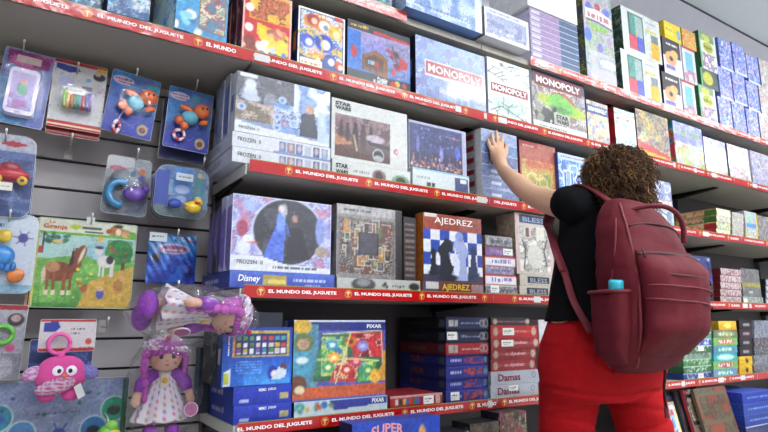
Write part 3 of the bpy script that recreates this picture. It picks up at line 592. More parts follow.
def art_desert(A):
    A.rect(0, 0, 1, 1, '#ccccca'); A.rect(.045, .06, .76, .76, '#8c7478'); A.grad('#4c3434', '#8c747c', .06, .76, .045, .76)
    A.noise(6, ['#94787c', '#785c60', '#a48c94', '#60464c'], 4, (.045, .4, .76, .76), .8); A.poly([(.045, .3), (.4, .16), (.76, .1), (.76, .06), (.045, .06)], '#5c3c34'); A.poly([(.045, .42), (.3, .3), (.045, .24)], '#b07c60')
    for x, y, s, c in ((.12, .5, .8, '#4c3038'), (.2, .46, .9, '#3c2c34'), (.3, .42, 1.2, '#2c242c'), (.4, .42, 1.2, '#4c3838'), (.5, .48, .8, '#382c34')):
        A.ell(x, y, .035*s, .16*s, c); A.ell(x, y+.17*s, .022*s, .035*s, c)
    A.line([(.28, .44), (.32, .2)], .03, '#b89c70'); A.ell(.56, .44, .12, .07, '#b8a8b4'); A.poly([(.45, .4), (.76, .36), (.76, .3), (.48, .33)], '#383038'); A.ell(.6, .16, .07, .09, '#141418'); A.ring(.6, .18, .1, .015, '#c8c4cc'); A.ell(.6, .13, .06, .05, '#a8a8ac')
    for q in range(6): A.ell(.84+.022*math.cos(q*1.05), .3+.035*math.sin(q*1.05), .011, .018, '#b83050')
    A.rect(.84, .28, .86, .32, '#f0f0f0')
def art_flat_sw(A):
    A.rect(0, 0, 1, 1, '#cdcfcc'); A.ell(.58, .4, .09, .4, '#8c6c70'); A.ell(.58, .4, .05, .3, '#4c3c44'); A.ell(.87, .3, .12, .38, '#78987c'); A.ell(.87, .3, .07, .25, '#3c4444'); A.words(.26, .5, .46, .12, '#70747c', 3)
up('flat white puzzle box under the desert puzzle', 'puzzle', 'C', 332, 411, 0, .25, '#c8cac8', H=.062, front=art_flat_sw, left=spine_art('#c0c0c0', '#606060', 3), texts=[('STAR', .04, .55, .15, .26, BLACK, dict(bold=.05)), ('WARS', .04, .2, .15, .26, BLACK, dict(bold=.05))])
z = ZS['C']+.0625; x0, x1 = Xof(331, 1.66, z), Xof(408, 1.66, z)-.003
game('white puzzle box with helmeted figures in a desert', 'puzzle', x0, x1, z, Zof(97, x0, 1.66)-z, .055, '#c4c6c8', art_desert, spine_art('#b8bcc4', '#404040', 3), [('STAR', .04, .895, .2, .062, BLACK, dict(bold=.06)), ('WARS', .04, .825, .2, .062, BLACK, dict(bold=.06))])
def art_night(A):
    A.rect(0, 0, 1, 1, '#b0b0c8'); A.grad('#3c3048', '#3c4478', .04, .95, .01, .92); A.noise(7, ['#48507c', '#34386c', '#5c5c90', '#3c3c6c'], 4, (.01, .4, .92, .95), .7)
    r = random.Random(4)
    for q in range(26):
        x = .03+q*.034; h = r.uniform(.1, .38); A.rect(x, .05, x+.028, .05+h, r.choice(['#5c5078', '#6c5460', '#48406c', '#7c6878'])); A.blobs(3, ['#d8a078', '#e8c890', '#a8a0d0', '#c87858'], .008, .02, q, (x, .08, x+.02, .05+h))
    A.ell(.55, .4, .03, .14, '#8c88c0'); A.ell(.15, .55, .025, .16, '#7078b0'); A.ell(.84, .5, .05, .14, '#5c6cc0'); A.line([(.7, .8), (.86, .78)], .02, '#b86c70'); A.blobs(24, ['#7c88bc', '#5c68a8', '#9c90b0'], .01, .03, 9, (.05, .5, .9, .9))
up('flat white puzzle box under the night city puzzle', 'puzzle', 'C', 413, 470, 0, .22, '#ccd0d2', H=.085, front=lambda A: (A.rect(0, 0, 1, 1, '#ccd2d4'), A.rect(0, .93, 1, 1, '#90b8c8'), A.words(.06, .6, .3, .1, '#9ca0a4', 3), A.rect(.24, .2, .3, .42, '#404448'), A.rect(.32, .2, .38, .42, '#404448'), A.rect(.74, .05, .98, .85, '#48507c'), A.rect(.84, .6, .95, .8, '#d8d8d8')), left=spine_art('#c0c0c0', '#909090', 3))
z = ZS['C']+.0855; x0, x1 = Xof(409, 1.69, z), Xof(467, 1.69, z)
game('puzzle box with a blue and orange night city', 'puzzle', x0, x1, z, Zof(119, x0, 1.69)-z, .05, '#b4b4c4', art_night, spine_art('#b8b8c4', '#404060', 3), Y=1.69)
zc = ZS['C']; xa, xb = Xof(483, 1.655, zc), Xof(520, 1.655, zc)-.003
for k in range(6):
    w = ['lowest', 'second from the bottom', 'third from the bottom', 'third from the top', 'second from the top', 'topmost'][k]
    hh = .05 if k < 5 else .05
    game('grey-blue game box with a red side stripe, %s in the stack she touches' % w, 'board game', xa, xb, zc+.0505*k, hh, .3, '#8890ac',
         lambda A, k=k: (A.rect(0, 0, 1, 1, ['#7884a8', '#8490b4', '#7c84a8', '#5c6480', '#6c90b0', '#a8b4d0'][k]), A.noise(4, ['#7c88b0', '#949cc0', '#6c7498'], k, al=.5), A.rect(.25, .35, .5, .65, '#d0d4e4'), A.words(.2, .12, .8, .1, '#c0c4d8', k), A.rect(0, .93, 1, 1, '#c8ccd8')),
         lambda A: (A.rect(0, 0, 1, 1, '#9c9ca0'), A.rect(.1, .25, .85, .75, '#8c1c30'), A.rect(.88, 0, 1, 1, '#c8c8c8')), Y=1.655)
zq = zc
def art_orange(A):
    A.grad('#b0403c', '#a86858'); A.noise(5, ['#b86c4c', '#c89c60', '#a89858', '#c8b078', '#8c8c50'], 5, (.05, .3, .95, .72)); A.rect(0, 0, 1, .3, '#b4443c'); A.ring(.3, .42, .1, .015, '#d8c8a0'); A.ring(.62, .4, .08, .012, '#d8c8a0'); A.line([(.2, .3), (.7, .36), (.9, .3)], .02, '#d8c070'); A.rect(0, .9, .5, 1, '#98303c'); A.words(.1, .93, .4, .03, '#d8b0a0', 4); A.words(.5, .14, .8, .05, '#d88c80', 4)
up('orange and red game box with pale rings, right of the hand', 'board game', 'C', 522, 559, 139, .06, '#8c303c', front=art_orange, left=spine_art('#7c2838', '#b87c68', 3), Y=1.68)
def art_bluewhite(A):
    A.rect(0, 0, 1, 1, '#6c90cc'); A.noise(7, ['#5078c0', '#a8c0e4', '#e0e8f4', '#3c60ac', '#8cacdc'], 7); A.rect(0, .9, 1, 1, '#b8cce8'); A.words(.1, .95, .9, .04, '#a04c6c', 3)
    for x in (.2, .42, .64, .84): A.rect(x-.05, .35, x+.05, .72, '#d0dcf0'); A.rect(x-.03, .4, x+.03, .68, '#3c64b4')
up('blue game box with white squares, beside the sleeve', 'board game', 'C', 561, 592, 152, .06, '#3c60a8', front=art_bluewhite, left=spine_art('#3c58a0', '#c8d8f0', 3))
up('grey game box on the middle shelf behind her head', 'board game', 'C', 594, 622, 160, .06, '#8c94a8', front=g_art('grey', 6), left=spine_art('#7c7c90', '#c8c8d0', 3))
up('pale game box on the middle shelf partly behind her hair', 'board game', 'C', 624, 650, 168, .06, '#a8a8b8', front=g_art('pale', 6), left=spine_art('#7c7c90', '#c8c8d0', 3))
up('pale lilac board game box right of her hair with a title band', 'board game', 'C', 652, 675, 178, .06, '#b4b4c8', front=lambda A: (A.rect(0, 0, 1, 1, '#b8bcd0'), A.noise(6, ['#a8acc8', '#c8ccdc', '#9098b8'], 4, (0, .6, 1, 1)), A.noise(6, ['#b0c0d0', '#d0d4dc', '#8c98a8'], 7, (0, 0, 1, .35)), A.rect(0, .38, .95, .6, '#c8a0b0'), A.rect(.1, .2, .5, .3, '#7888a0')), texts=[('MONOPOLY', -.0, .41, .94, .16, WHITE, dict(bold=.04))], left=spine_art('#404060', '#c8c8d0', 3))
def flat(lab, sh, u0, u1, dz, H, D, col, fr, lf, Y=1.66, **k): return up(lab, k.pop('cat', 'board game'), sh, u0, u1, 0, D, col, dz=dz, H=H, Y=Y, front=fr, left=lf, **k)
cols = [('#a83040', '#c8585c', 'red'), ('#b43c40', '#d0b080', 'red'), ('#4c7c48', '#c89060', 'green'), ('#507c44', '#d0a070', 'green')]
for k in range(4):
    flat('flat %s-sided game box, %s, right of the lilac board game' % (cols[k][2], ['lowest', 'second from the bottom', 'third from the bottom', 'topmost'][k]), 'C', 717, 731, [0, .042, .084, .124][k], .04, .3, cols[k][0],
         (lambda A, k=k: (A.noise(5, [['#d8d0a0', '#88a868', '#e4e4d4'], ['#48808c', '#d0dce0', '#c8c070'], ['#c8c468', '#e0dca0', '#a8a8c0'], ['#d8d4b8', '#c0b890', '#e4e0d0']][k], k))),
         (lambda A, k=k: (A.rect(0, 0, 1, 1, cols[k][0]), A.rect(0, .8, 1, 1, cols[k][1]), A.noise(5, [cols[k][0], cols[k][1], '#d8b8a0'], k, (.2, .2, .75, .75)))))
for k in range(5):
    flat('flat pale game box, %s of the pale middle shelf stack' % ['lowest', 'second lowest', 'middle', 'second from the top', 'topmost'][k], 'C', 732.5, 744, .032*k, .031, .25, '#b4b0ac', g_art(['#c0bcb4', '#d0ccc4', '#a8a49c'], k, n=4), spine_art('#989490', '#c8c8c0', k))
for k in range(2):
    flat('flat yellow and blue game box, %s of two under the striped puzzle' % ['lower', 'upper'][k], 'C', 746, 759, .036*k, .035, .2, '#c8b860', (lambda A, k=k: (A.rect(0, 0, 1, 1, '#c8b458'), A.noise(4, ['#90b4c8', '#6c9cc8', '#c8d0d0'], k, (.1, .15, .85, .85)))), spine_art('#b0a4ac', '#c8c8c0', k))
flat('upright pink and blue puzzle box with a yellow edge at right', 'C', 746, 758.5, .072, .11, .05, '#d0b848', lambda A: (A.noise(7, ['#c8a0b0', '#90b8b8', '#b8a8c8', '#a8c4a8'], 4), A.rect(.1, .1, .85, .32, '#5c90c8'), A.rect(.9, 0, 1, 1, '#d8c040')), spine_art('#b8a0b0', '#c8c8c0', 2), cat='puzzle')
flat('grey glossy game box at the right edge, middle shelf', 'C', 760, 772, 0, .17, .06, '#605c68', g_art(['#706c78', '#8c8894', '#585460', '#a8a098'], 5), spine_art('#605c68', '#a8a098', 2), wrap=True)
# ---- row D
def art_oval(A):
    A.rect(0, 0, 1, 1, '#b8bcd8'); A.noise(6, ['#8c90c8', '#b0a4c8', '#c8cce4', '#7078b8', '#c0889c'], 5, al=.85); A.ell(.55, .55, .37, .47, '#c8cce0'); A.ell(.55, .55, .35, .45, '#3c3c48'); A.noise(5, ['#3c3c48', '#4c4c58', '#34343c', '#585864'], 4, (.3, .2, .8, .85), .8)
    A.poly([(.3, .18), (.42, .62), (.52, .62), (.5, .14)], '#5c78cc'); A.ell(.47, .68, .045, .15, '#7c98dc'); A.ell(.47, .86, .03, .055, '#d8c8c8'); A.ell(.5, .84, .03, .09, '#d8d4d8', .6); A.poly([(.52, .16), (.55, .6), (.68, .62), (.78, .18)], '#2c2834'); A.ell(.61, .74, .03, .05, '#b08c80'); A.line([(.52, .66), (.56, .5)], .02, '#5c78cc')
    A.ell(.15, .86, .06, .08, '#a8b4dc'); A.ell(.1, .55, .05, .12, '#a8506c'); A.ell(.12, .3, .06, .1, '#d4d8e8'); A.ell(.15, .4, .05, .07, '#dce0ec'); A.ell(.2, .37, .05, .015, '#c87048'); A.ell(.9, .3, .07, .08, '#a89888'); A.ell(.88, .6, .05, .2, '#8c98cc')
    A.poly([(0, 0), (0, .2), (.3, .19), (.55, .1), (1, .07), (1, 0)], '#d8dae0'); A.words(.4, .06, .85, .035, '#505060', 4); A.frame(.012, '#d0d4e0')
flat('flat blue puzzle box under the oval snow puzzle', 'D', 229, 335, 0, .052, .3, '#4858a8', lambda A: (A.grad('#3c50a8', '#5c74c0'), A.rect(.3, .2, .52, .8, '#b0a060'), A.rect(.34, .3, .5, .55, '#d8c870'), A.words(.58, .55, .9, .2, '#c8d0e8', 4), A.words(.7, .25, .86, .15, '#a8b8e0', 4)), spine_art('#4c58a0', '#c8ccdc', 3), cat='puzzle', texts=[('Disney', .07, .26, .2, .5, WHITE, dict(shear=.2))])
z = ZS['D']+.0525; x0, x1 = Xof(229.5, 1.66, z), Xof(331, 1.66, z)-.003
game('puzzle box with a dark oval and a blue gown picture', 'puzzle', x0, x1, z, Zof(193, x0, 1.66)-z, .05, '#b8bcd8', art_oval, spine_art('#c4c8dc', '#5c5ca0', 3, ['#7c6cb0']), [('FROZEN  II', .06, .085, .24, .055, BLACK, dict(bold=0))], wrap=True)
for k, lab in enumerate(['first', 'second', 'third']):
    game('upright violet puzzle box, %s behind the oval snow puzzle' % lab, 'puzzle', x0-.003-.004*k, x1-.01, z, [.235, .21, .2][k], [.05, .03, .03][k], ['#a8a8c4', '#3c3858', '#46425c'][k], None, spine_art(['#b4b4cc', '#38344c', '#3c3c48'][k], ['#5c5ca0', '#5c5480', '#605c78'][k], k, ['#7c6cb0']), Y=1.715+[0, .07, .12][k])
def art_collage(A):
    A.rect(0, 0, 1, 1, '#8c8888'); A.rect(0, .86, 1, 1, '#a8a4a4'); A.rect(.02, .05, .88, .82, '#787072'); r = random.Random(3)
    A.noise(8, ['#584c48', '#8c8480', '#403838', '#a49a94', '#6c4c44'], 3, (.05, .06, .85, .8))
    for q in range(34):
        x, y = r.uniform(.06, .74), r.uniform(.08, .66); w, h = r.uniform(.07, .12), r.uniform(.1, .2); A.rect(x, y, x+w, y+h, '#b8b0a8'); A.rect(x+.008, y+.012, x+w-.008, y+h-.012, r.choice(['#443c40', '#70503c', '#48586c', '#8c3c34', '#607850', '#3c3434', '#b08438', '#6c6468']))
        A.ell(x+w/2, y+h*.6, w*.25, h*.25, r.choice(['#a88c78', '#584848', '#8c7868', '#c0b0a0']))
    A.rect(.32, .32, .62, .64, '#38343c'); A.rect(.34, .34, .6, .62, '#504c58')
    A.rect(.89, .0, 1, 1, '#383434'); A.words(.1, .93, .5, .03, '#585858', 3)
flat('flat white and grey puzzle box under the collage puzzle', 'D', 337, 421, 0, .045, .25, '#b8b8b4', lambda A: (A.rect(0, 0, 1, 1, '#b8b8b4'), A.ell(.3, .55, .14, .5, '#504c50'), A.ell(.3, .7, .08, .3, '#8c8c8c'), A.blobs(5, ['#1c1c20'], .1, .14, 4, (.52, .4, .58, .75)), A.words(.64, .5, .8, .22, '#404044', 3), A.ell(.92, .5, .07, .3, '#202024')), spine_art('#a8a8a4', '#606060', 3), cat='puzzle')
z = ZS['D']+.0455; x0, x1 = Xof(336, 1.66, z), Xof(403, 1.66, z)-.003
game('grey puzzle box with a collage of many small photos', 'puzzle', x0, x1, z, Zof(203, x0, 1.66)-z, .05, '#7c7878', art_collage, spine_art('#888488', '#404040', 3), wrap=True)
flat('narrow dark brown box standing between collage puzzle and chess box', 'D', 404, 417, .0455, .23, .2, '#382c2c', lambda A: (A.rect(0, 0, 1, 1, '#3a2c2c'), [A.rect(.15, .06+.09*q, .85, .1+.09*q, '#7c6c68') for q in range(10)]), spine_art('#302828', '#504848', 3))
def art_chess(A):
    A.rect(0, 0, 1, 1, '#e0e0e6')
    for i in range(7):
        for j in range(5):
            if (i+j) % 2 == 0: A.rect(i*.16-.05, .78-.18*(j+1), i*.16+.11, .78-.18*j, '#2c50a8' if j < 3 else '#22305c')
            elif j > 3: A.rect(i*.16-.05, .78-.18*(j+1), i*.16+.11, .78-.18*j, '#8c90b0')
    A.rect(0, .76, 1, 1, '#9c4830'); A.rect(.6, .76, 1, 1, '#a0584c'); A.rect(.02, .95, .22, 1.0, '#d8d0cc')
    A.rect(0, 0, 1, .1, '#403c58')
    pa = '#14182c'
    def pawn(x, y, s, c): A.ell(x, y+.2*s, .05*s, .06*s, c); A.poly([(x-.03*s, y+.17*s), (x+.03*s, y+.17*s), (x+.06*s, y-.1*s), (x-.06*s, y-.1*s)], c); A.ell(x, y-.1*s, .09*s, .04*s, c)
    pawn(.16, .22, 1, pa); pawn(.84, .24, 1.2, '#28385c')
    for sx, c, o in ((1, '#181c30', .38), (-1, '#a8b0d4', .6)):      # two knights
        A.poly([(o-.14*sx, .02), (o-.1*sx, .34), (o-.16*sx, .46), (o-.02*sx, .64 if sx > 0 else .74), (o+.08*sx, .62), (o+.12*sx, .48), (o+.02*sx, .42), (o+.14*sx, .12), (o+.16*sx, .02)], c)
    A.ell(.6, .68, .07, .08, '#8c98c8'); A.ell(.4, .06, .16, .05, '#181c30'); A.poly([(.5, .1), (.52, .5), (.6, .3), (.58, .1)], '#d8dcf0')
flat('flat dark chess set box under the upright chess box', 'D', 423, 484, 0, .047, .25, '#5c302c', lambda A: (A.rect(0, 0, 1, 1, '#6c342c'), A.rect(0, .1, .25, .95, '#504868'), A.rect(.05, .4, .24, .95, '#c8c4c0'), A.rect(.8, .1, 1, .9, '#a08088')), spine_art('#a06030', '#d8a860', 3), texts=[('AJEDREZ', .3, .22, .46, .6, GOLD)], cat='chess set')
z = ZS['D']+.0475; x0, x1 = Xof(424, 1.66, z), Xof(483.5, 1.66, z)-.003
game('upright chess box with a blue and white board', 'chess set', x0, x1, z, Zof(212, x0, 1.66)-z, .05, '#b87038', art_chess, lambda A: A.rect(0, 0, 1, 1, '#b87434'), [('AJEDREZ', .18, .83, .66, .12, WHITE, dict(bold=.005))], ltexts=[('AJEDREZ', .72, .14, .68*.235/.05, .55*.05/.235, WHITE, dict(rot=PI/2))][:0])
lib = ['#a8908c', '#8c5c74', '#c09470', '#9890a0', '#b85848', '#88807c']
for k in range(6):
    w = ['lowest', 'second from the bottom', 'third from the bottom', 'third from the top', 'second from the top', 'topmost'][k]
    flat('small flat box with %s front, %s right of the chess box' % (['grey and green', 'red-edged white', 'dull violet', 'orange-edged white', 'purple', 'grey leaf-patterned'][k], w), 'D', 485.5, 515+[3, 2, 0, 1, -1, -2][k], [0, .045, .086, .12, .16, .196][k], [.044, .04, .033, .039, .035, .046][k], .16, ['#888078', '#b03c3c', '#a07868', '#c88c60', '#904860', '#848080'][k],
         (lambda A, k=k: (A.noise(4, [['#98988c', '#607060', '#b8b4b4', '#78607c'], ['#d8d4dc', '#e0dce0'], ['#b0a8b8', '#8c88a0'], ['#d4d0d8', '#e0dce4'], ['#7c5888', '#8c6c98'], ['#8c8890', '#68707c', '#a8a4a4']][k], k), A.rect(0, .88, 1, 1, ['#b8b8b0', '#c04848', '#a86c60', '#c86050', '#a04c58', '#9c9898'][k]), A.rect(0, 0, 1, .1, ['#2c5c40', '#c03c40', '#8c6c70', '#b86c60', '#7c3c50', '#605c5c'][k]),
                            A.words(.2, .5, .85, .4, ['#6c5c78', '#6c70b0', '#686890', '#7c7ca8', '#a08cb8', '#5c5468'][k], k))), spine_art(['#786c68', '#a84440', '#b07050', '#c08454', '#7c4858', '#787470'][k], '#d0c8c8', k), tags=[(.15, .3, .26, .65)] if k == 0 else ([(.62, .2, .34, .75)] if k == 4 else ()))
def art_bless(A):
    A.rect(0, 0, 1, 1, '#beb6ae'); A.rect(.12, .84, .85, .97, '#3c5078'); A.noise(9, ['#a8a4a0', '#ccc6c0', '#7c7876', '#b8b2ac', '#dad6d0'], 7, (.1, .05, .9, .78)); A.rect(.22, .6, .42, .78, '#c8b8b0'); A.rect(.28, .62, .36, .76, '#6c5450'); A.rect(.55, .58, .78, .8, '#d0ccc4'); A.line([(.2, .1), (.25, .4), (.18, .55)], .03, '#4c4848'); A.line([(.8, .15), (.74, .4), (.85, .6)], .03, '#4c4444'); A.ell(.5, .3, .2, .2, '#c8c4be')
    A.rect(.02, 0, .08, 1, '#c8aaaa'); A.rect(.92, 0, .98, 1, '#ccb0b0')
for k in range(2):
    flat('flat cream game box with a dark title panel, %s of two' % ['lower', 'upper'][k], 'D', 520, 560+k, .047*k, .046, .2, '#bcb4a4', lambda A: (A.rect(0, 0, 1, 1, '#c2bab0'), A.rect(.18, .22, .72, .82, '#2c2c40'), A.rect(.2, .05, .7, .16, '#b0a888'), A.ell(.84, .5, .05, .18, '#b0607c')), spine_art('#b0a498', '#88807c', 3), texts=[('BLESS', .24, .32, .42, .4, mat('slate_ink', '#8c94a8', .5))])
z = ZS['D']+.0945; x0, x1 = Xof(517, 1.66, z), Xof(555, 1.66, z)-.003
game('upright cream game box with grey drawings and a blue title panel', 'board game', x0, x1, z, Zof(212, x0, 1.66)-z, .11, '#b8aca0', art_bless, spine_art('#b0a090', '#988c84', 3), [('BLESS', .2, .865, .58, .08, mat('slate_ink', '#8c94a8', .5))])
flat('blue-grey game box between the cream box and her shirt', 'D', 562, 580, .0, .215, .06, '#7c88a8', g_art(['#7c8cb0', '#98a4c0', '#5c6890', '#a8a8b8'], 4), spine_art('#c8c8d0', '#7080a0', 3))
for k, (a, b) in enumerate([(582, 612), (614, 645), (647, 680)]):
    flat('%s game box on the lower middle shelf behind the woman' % ['grey', 'brownish', 'dark'][k], 'D', a, b, 0, .2, .06, '#6c6870', g_art(['grey', 'sand', 'dark'][k], 4+k), None)
flat('deep blue upright game box beside the backpack', 'D', 690, 713.5, .1, .155, .05, '#283a88', lambda A: (A.rect(0, 0, 1, 1, '#283a90'), A.noise(5, ['#2c44a0', '#22306c', '#3c50b0', '#30283c'], 5), A.rect(0, .82, 1, 1, '#3c4878'), A.rect(.15, .8, .5, .9, '#8890b8'), A.ell(.9, .9, .04, .03, '#d8dce8')), spine_art('#22306c', '#8890b8', 3))
for k in range(3):
    flat('flat dark game box, %s of three under the deep blue one' % ['lowest', 'middle', 'top'][k], 'D', 692, 714, .033*k, .032, .2, ['#1c2c44', '#28283c', '#203028'][k], spine_art(['#202c58', '#1c2438', '#28342c'][k], '#a8b0cc', k), spine_art('#1c1c28', '#404050', k))
for k in range(5):
    flat('flat pink-white game box with a dark red side, %s of the stack' % ['lowest', 'second lowest', 'middle', 'second highest', 'topmost'][k], 'D', 721, 742, .04*k, .039, .3, '#b8a4a4', (lambda A, k=k: (A.rect(0, 0, 1, 1, '#c0acac'), A.noise(4, ['#c8b8b8', '#a88c90', '#d4c4c4', '#947478'], k, (.05, .15, .95, .85)), A.rect(0, 0, 1, .08, '#544044'))), spine_art('#6c1c24', '#a85850', k))
flat('flat grey-green game box under the tall grey one', 'D', 743.5, 764, 0, .044, .2, '#98a098', lambda A: (A.rect(0, 0, 1, 1, '#a0a89c'), A.rect(.05, .2, .2, .8, '#d8dcd8'), A.noise(4, ['#6c7c74', '#a8b0a8', '#88948c'], 3, (.25, .15, .95, .85))), spine_art('#808880', '#c0c8c0', 3))
flat('upright grey game box with a dull yellow band at right', 'D', 743.5, 762, .045, .165, .06, '#6c6870', lambda A: (A.noise(7, ['#7c7478', '#68746c', '#8c8488', '#5c6c64', '#746870'], 4), A.rect(0, .35, 1, .5, '#98904c'), A.rect(.35, .12, .55, .2, '#a8c0b8')), spine_art('#605c64', '#8c8c8c', 3))
for k in range(4):
    flat('flat black game box with a white panel, %s at the right edge' % ['lowest', 'second', 'third', 'highest'][k], 'D', 765.5, 780, .04*k, .039, .2, '#24222c', lambda A: (A.rect(0, 0, 1, 1, '#26242e'), A.rect(.1, .2, .7, .85, '#b8bcc8')), spine_art('#1c1c24', '#808090', k))
# ---- row E
def art_back(A):
    A.grad('#2468b8', '#1840a0'); A.grad('#4c98d8', '#2860b8', .02, .42, .3, .98); A.rect(.14, .48, .95, .93, '#b8a850'); A.rect(.165, .51, .925, .9, '#2c3470'); r = random.Random(5)
    for i in range(8):
        for j in range(3): A.rect(.19+.092*i, .55+.115*j, .25+.092*i, .62+.115*j, r.choice(['#c8c0b8', '#b84850', '#c8b040', '#4c90a8', '#7c5ca0', '#5c8c50', '#d8d8e0'])); A.rect(.19+.092*i, .535+.115*j, .25+.092*i, .55+.115*j, '#c8c8d8')
    A.rect(.15, .5, .17, .9, '#c06838'); A.ell(.72, .2, .08, .13, '#2838a0'); A.ell(.74, .18, .045, .06, '#e0d8d0'); A.ell(.87, .3, .05, .07, '#6c4450'); A.poly([(.7, .08), (.8, .3), (.92, .24), (.9, .1)], '#c8d0dc')
    for q in range(7): A.words(.2, .4-.045*q, .55, .015, '#88b4e0', q, .5)
    A.poly([(.02, .02), (.02, .24), (.12, .3), (.12, .02)], '#d0d8dc'); A.rect(.03, .04, .1, .22, '#b0b040'); A.rect(.06, .88, .1, .97, '#c8c8d8')
for k in range(2):
    flat('flat deep blue puzzle box, %s under the upright blue one' % ['lower', 'upper'][k], 'E', 233, 292, .053*k, .052, .25, '#2038a0', lambda A: (A.grad('#1c349c', '#2c48b4'), A.rect(.1, .12, .26, .3, '#a8b0d0'), A.words(.4, .55, .7, .06, '#8898d8', 2), A.rect(.8, .2, .95, .5, '#b0a878')), spine_art('#2848a0', '#c8c8d0', k), texts=[('MEMO', .42, .68, .13, .17, WHITE), ('JUEGO', .58, .68, .14, .17, WHITE)])
z = ZS['E']+.1065; x0, x1 = Xof(226, 1.66, z)-.015, Xof(292, 1.66, z)-.003
game('upright blue memory game box with rows of small pictures', 'board game', x0, x1, z, Zof(327.5, x0, 1.66)-z, .05, '#1c48a8', art_back, spine_art('#1c3c80', '#c8c8d0', 3), [('MEMO JUEGO', .095, .52, .28, .035, WHITE, dict(rot=PI/2))])
for k in range(4):
    game('dark game box standing %s behind the upright blue memory game' % ['first', 'second', 'third', 'last'][k], 'board game', x0-.004+.003*k, x1-.01, z if k < 3 else z-.1065, .215-.002*k, .05, ['#2c3440', '#28303c', '#1c4c64', '#205068'][k] if 0 else '#242c38', None, g_art([['#343840', '#5c6450', '#1c2028'], ['#2c3444', '#586068', '#20242c'], ['#2c3440', '#484c3c', '#1c2428'], ['#1c5478', '#3c7848', '#2c6484']][k], k, n=9), Y=1.713+.0535*k+(.045 if k == 3 else 0))
def art_heads(A):
    A.rect(0, 0, 1, 1, '#5c60a8'); A.rect(0, .86, 1, .98, '#283480'); A.rect(0, .98, 1, 1, '#c8ccd8'); A.rect(0, .1, .25, .95, '#5a8ca0'); A.rect(0, .02, 1, .16, '#c06030'); A.rect(.75, .2, 1, .6, '#c89840')
    A.ell(.08, .92, .1, .1, '#c8a840'); A.ell(.1, .72, .1, .12, '#6c7c50'); A.ell(.1, .7, .06, .07, '#b89880'); A.ell(.09, .46, .11, .15, '#4c9cb4'); A.ell(.09, .5, .06, .04, '#d8e0e0'); A.ell(.05, .2, .09, .12, '#6c4028'); A.ell(.07, .14, .05, .05, '#d8c8a8')
    cx, cy = .55, .52; A.poly([(.28, .82), (.95, .86), (.97, .42), (.82, .18), (.2, .24)], '#38684c')
    A.poly([(.3, .8), (.6, .84), (.56, .52), (.2, .26)], '#3c8058'); A.noise(9, ['#4c9060', '#70b070', '#c8d068', '#88a8a0', '#3878a0'], 5, (.28, .3, .56, .78)); A.poly([(.6, .84), (.97, .84), (.97, .5), (.62, .55)], '#b43840'); A.noise(9, ['#c84048', '#a82838', '#e0a8a0', '#7c2030'], 6, (.66, .52, .96, .82))
    A.poly([(.45, .52), (.7, .48), (.66, .2), (.38, .22)], '#c83c38'); A.noise(9, ['#c85048', '#4c9060', '#e0c0a0', '#a83038'], 8, (.42, .24, .68, .5)); A.poly([(.7, .5), (.9, .46), (.84, .2), (.68, .2)], '#58a050'); A.noise(8, ['#68b058', '#4c9098', '#b8d080'], 9, (.7, .22, .86, .46))
    for x, y, c, d in ((.6, .72, '#c87830', '#703018'), (.74, .66, '#8888c0', '#c0c0e0'), (.4, .68, '#3c98b0', '#d0e0e8'), (.42, .52, '#e0a030', '#f0e0a0'), (.66, .46, '#b83c60', '#e8a0a0'), (.56, .36, '#c83830', '#f0d0c0'), (.8, .34, '#4c9c58', '#d0e0a0'), (.36, .4, '#48a068', '#e0e8c0')): A.ell(x, y, .065, .07, c); A.ell(x, y, .03, .03, d)
    A.line([(.3, .82), (.95, .86), (.97, .42)], .01, '#e8e0c0'); A.line([(.6, .84), (.52, .5), (.44, .2)], .015, '#e8d8a0'); A.line([(.25, .5), (.6, .5), (.92, .46)], .015, '#e8d8a0'); A.ell(.88, .26, .06, .09, '#e0b040')
flat('flat white and blue puzzle box under the bright heads puzzle', 'E', 294, 388, 0, .048, .25, '#c0c8cc', lambda A: (A.rect(0, 0, 1, 1, '#c0ccd0'), A.poly([(.35, 1), (1, 1), (1, .55), (.4, .3)], '#3c4898'), A.blobs(8, ['#c8b050', '#5c9c98', '#c05c38', '#6c8c58', '#4c7ca8'], .14, .25, 5, (.02, .3, .4, .8))), spine_art('#283480', '#c8c8d0', 3), cat='puzzle', texts=[('PIXAR', .82, .6, .14, .28, WHITE)])
z = ZS['E']+.0485; x0, x1 = Xof(292, 1.66, z), Xof(386, 1.66, z)-.003
game('bright puzzle box with green, red and blue heads and a puzzle board', 'puzzle', x0, x1, z, Zof(320, x0, 1.66)-z, .05, '#2c3c90', art_heads, spine_art('#202c60', '#c8c8d0', 3), [('PIXAR', .78, .895, .17, .05, WHITE)], wrap=True)
game('dark puzzle box standing directly behind the bright heads puzzle', 'puzzle', x0-.01, x1-.02, z, .245, .05, '#283058', None, g_art(['#2c3058', '#a8a040', '#3c8050', '#484868'], 4), Y=1.714)
flat('small flat red game box with coloured letters beside the heads puzzle', 'E', 390, 443, 0, .042, .2, '#94202c', lambda A: (A.rect(0, 0, 1, 1, '#9c2430'), A.rect(0, .88, 1, 1, '#c89c98'), [A.rect(.1+.065*q, .3, .155+.065*q, .75, ['#c8c4c0', '#404040', '#d8b040', '#4870b0', '#b84048', '#3c8850', '#4868b8'][q]) for q in range(7)], A.rect(.86, .2, .96, .8, '#c0a8a0')), spine_art('#8c2028', '#c8a0a0', 3), tags=[(.62, .18, .2, .66)])
Yb = 1.72
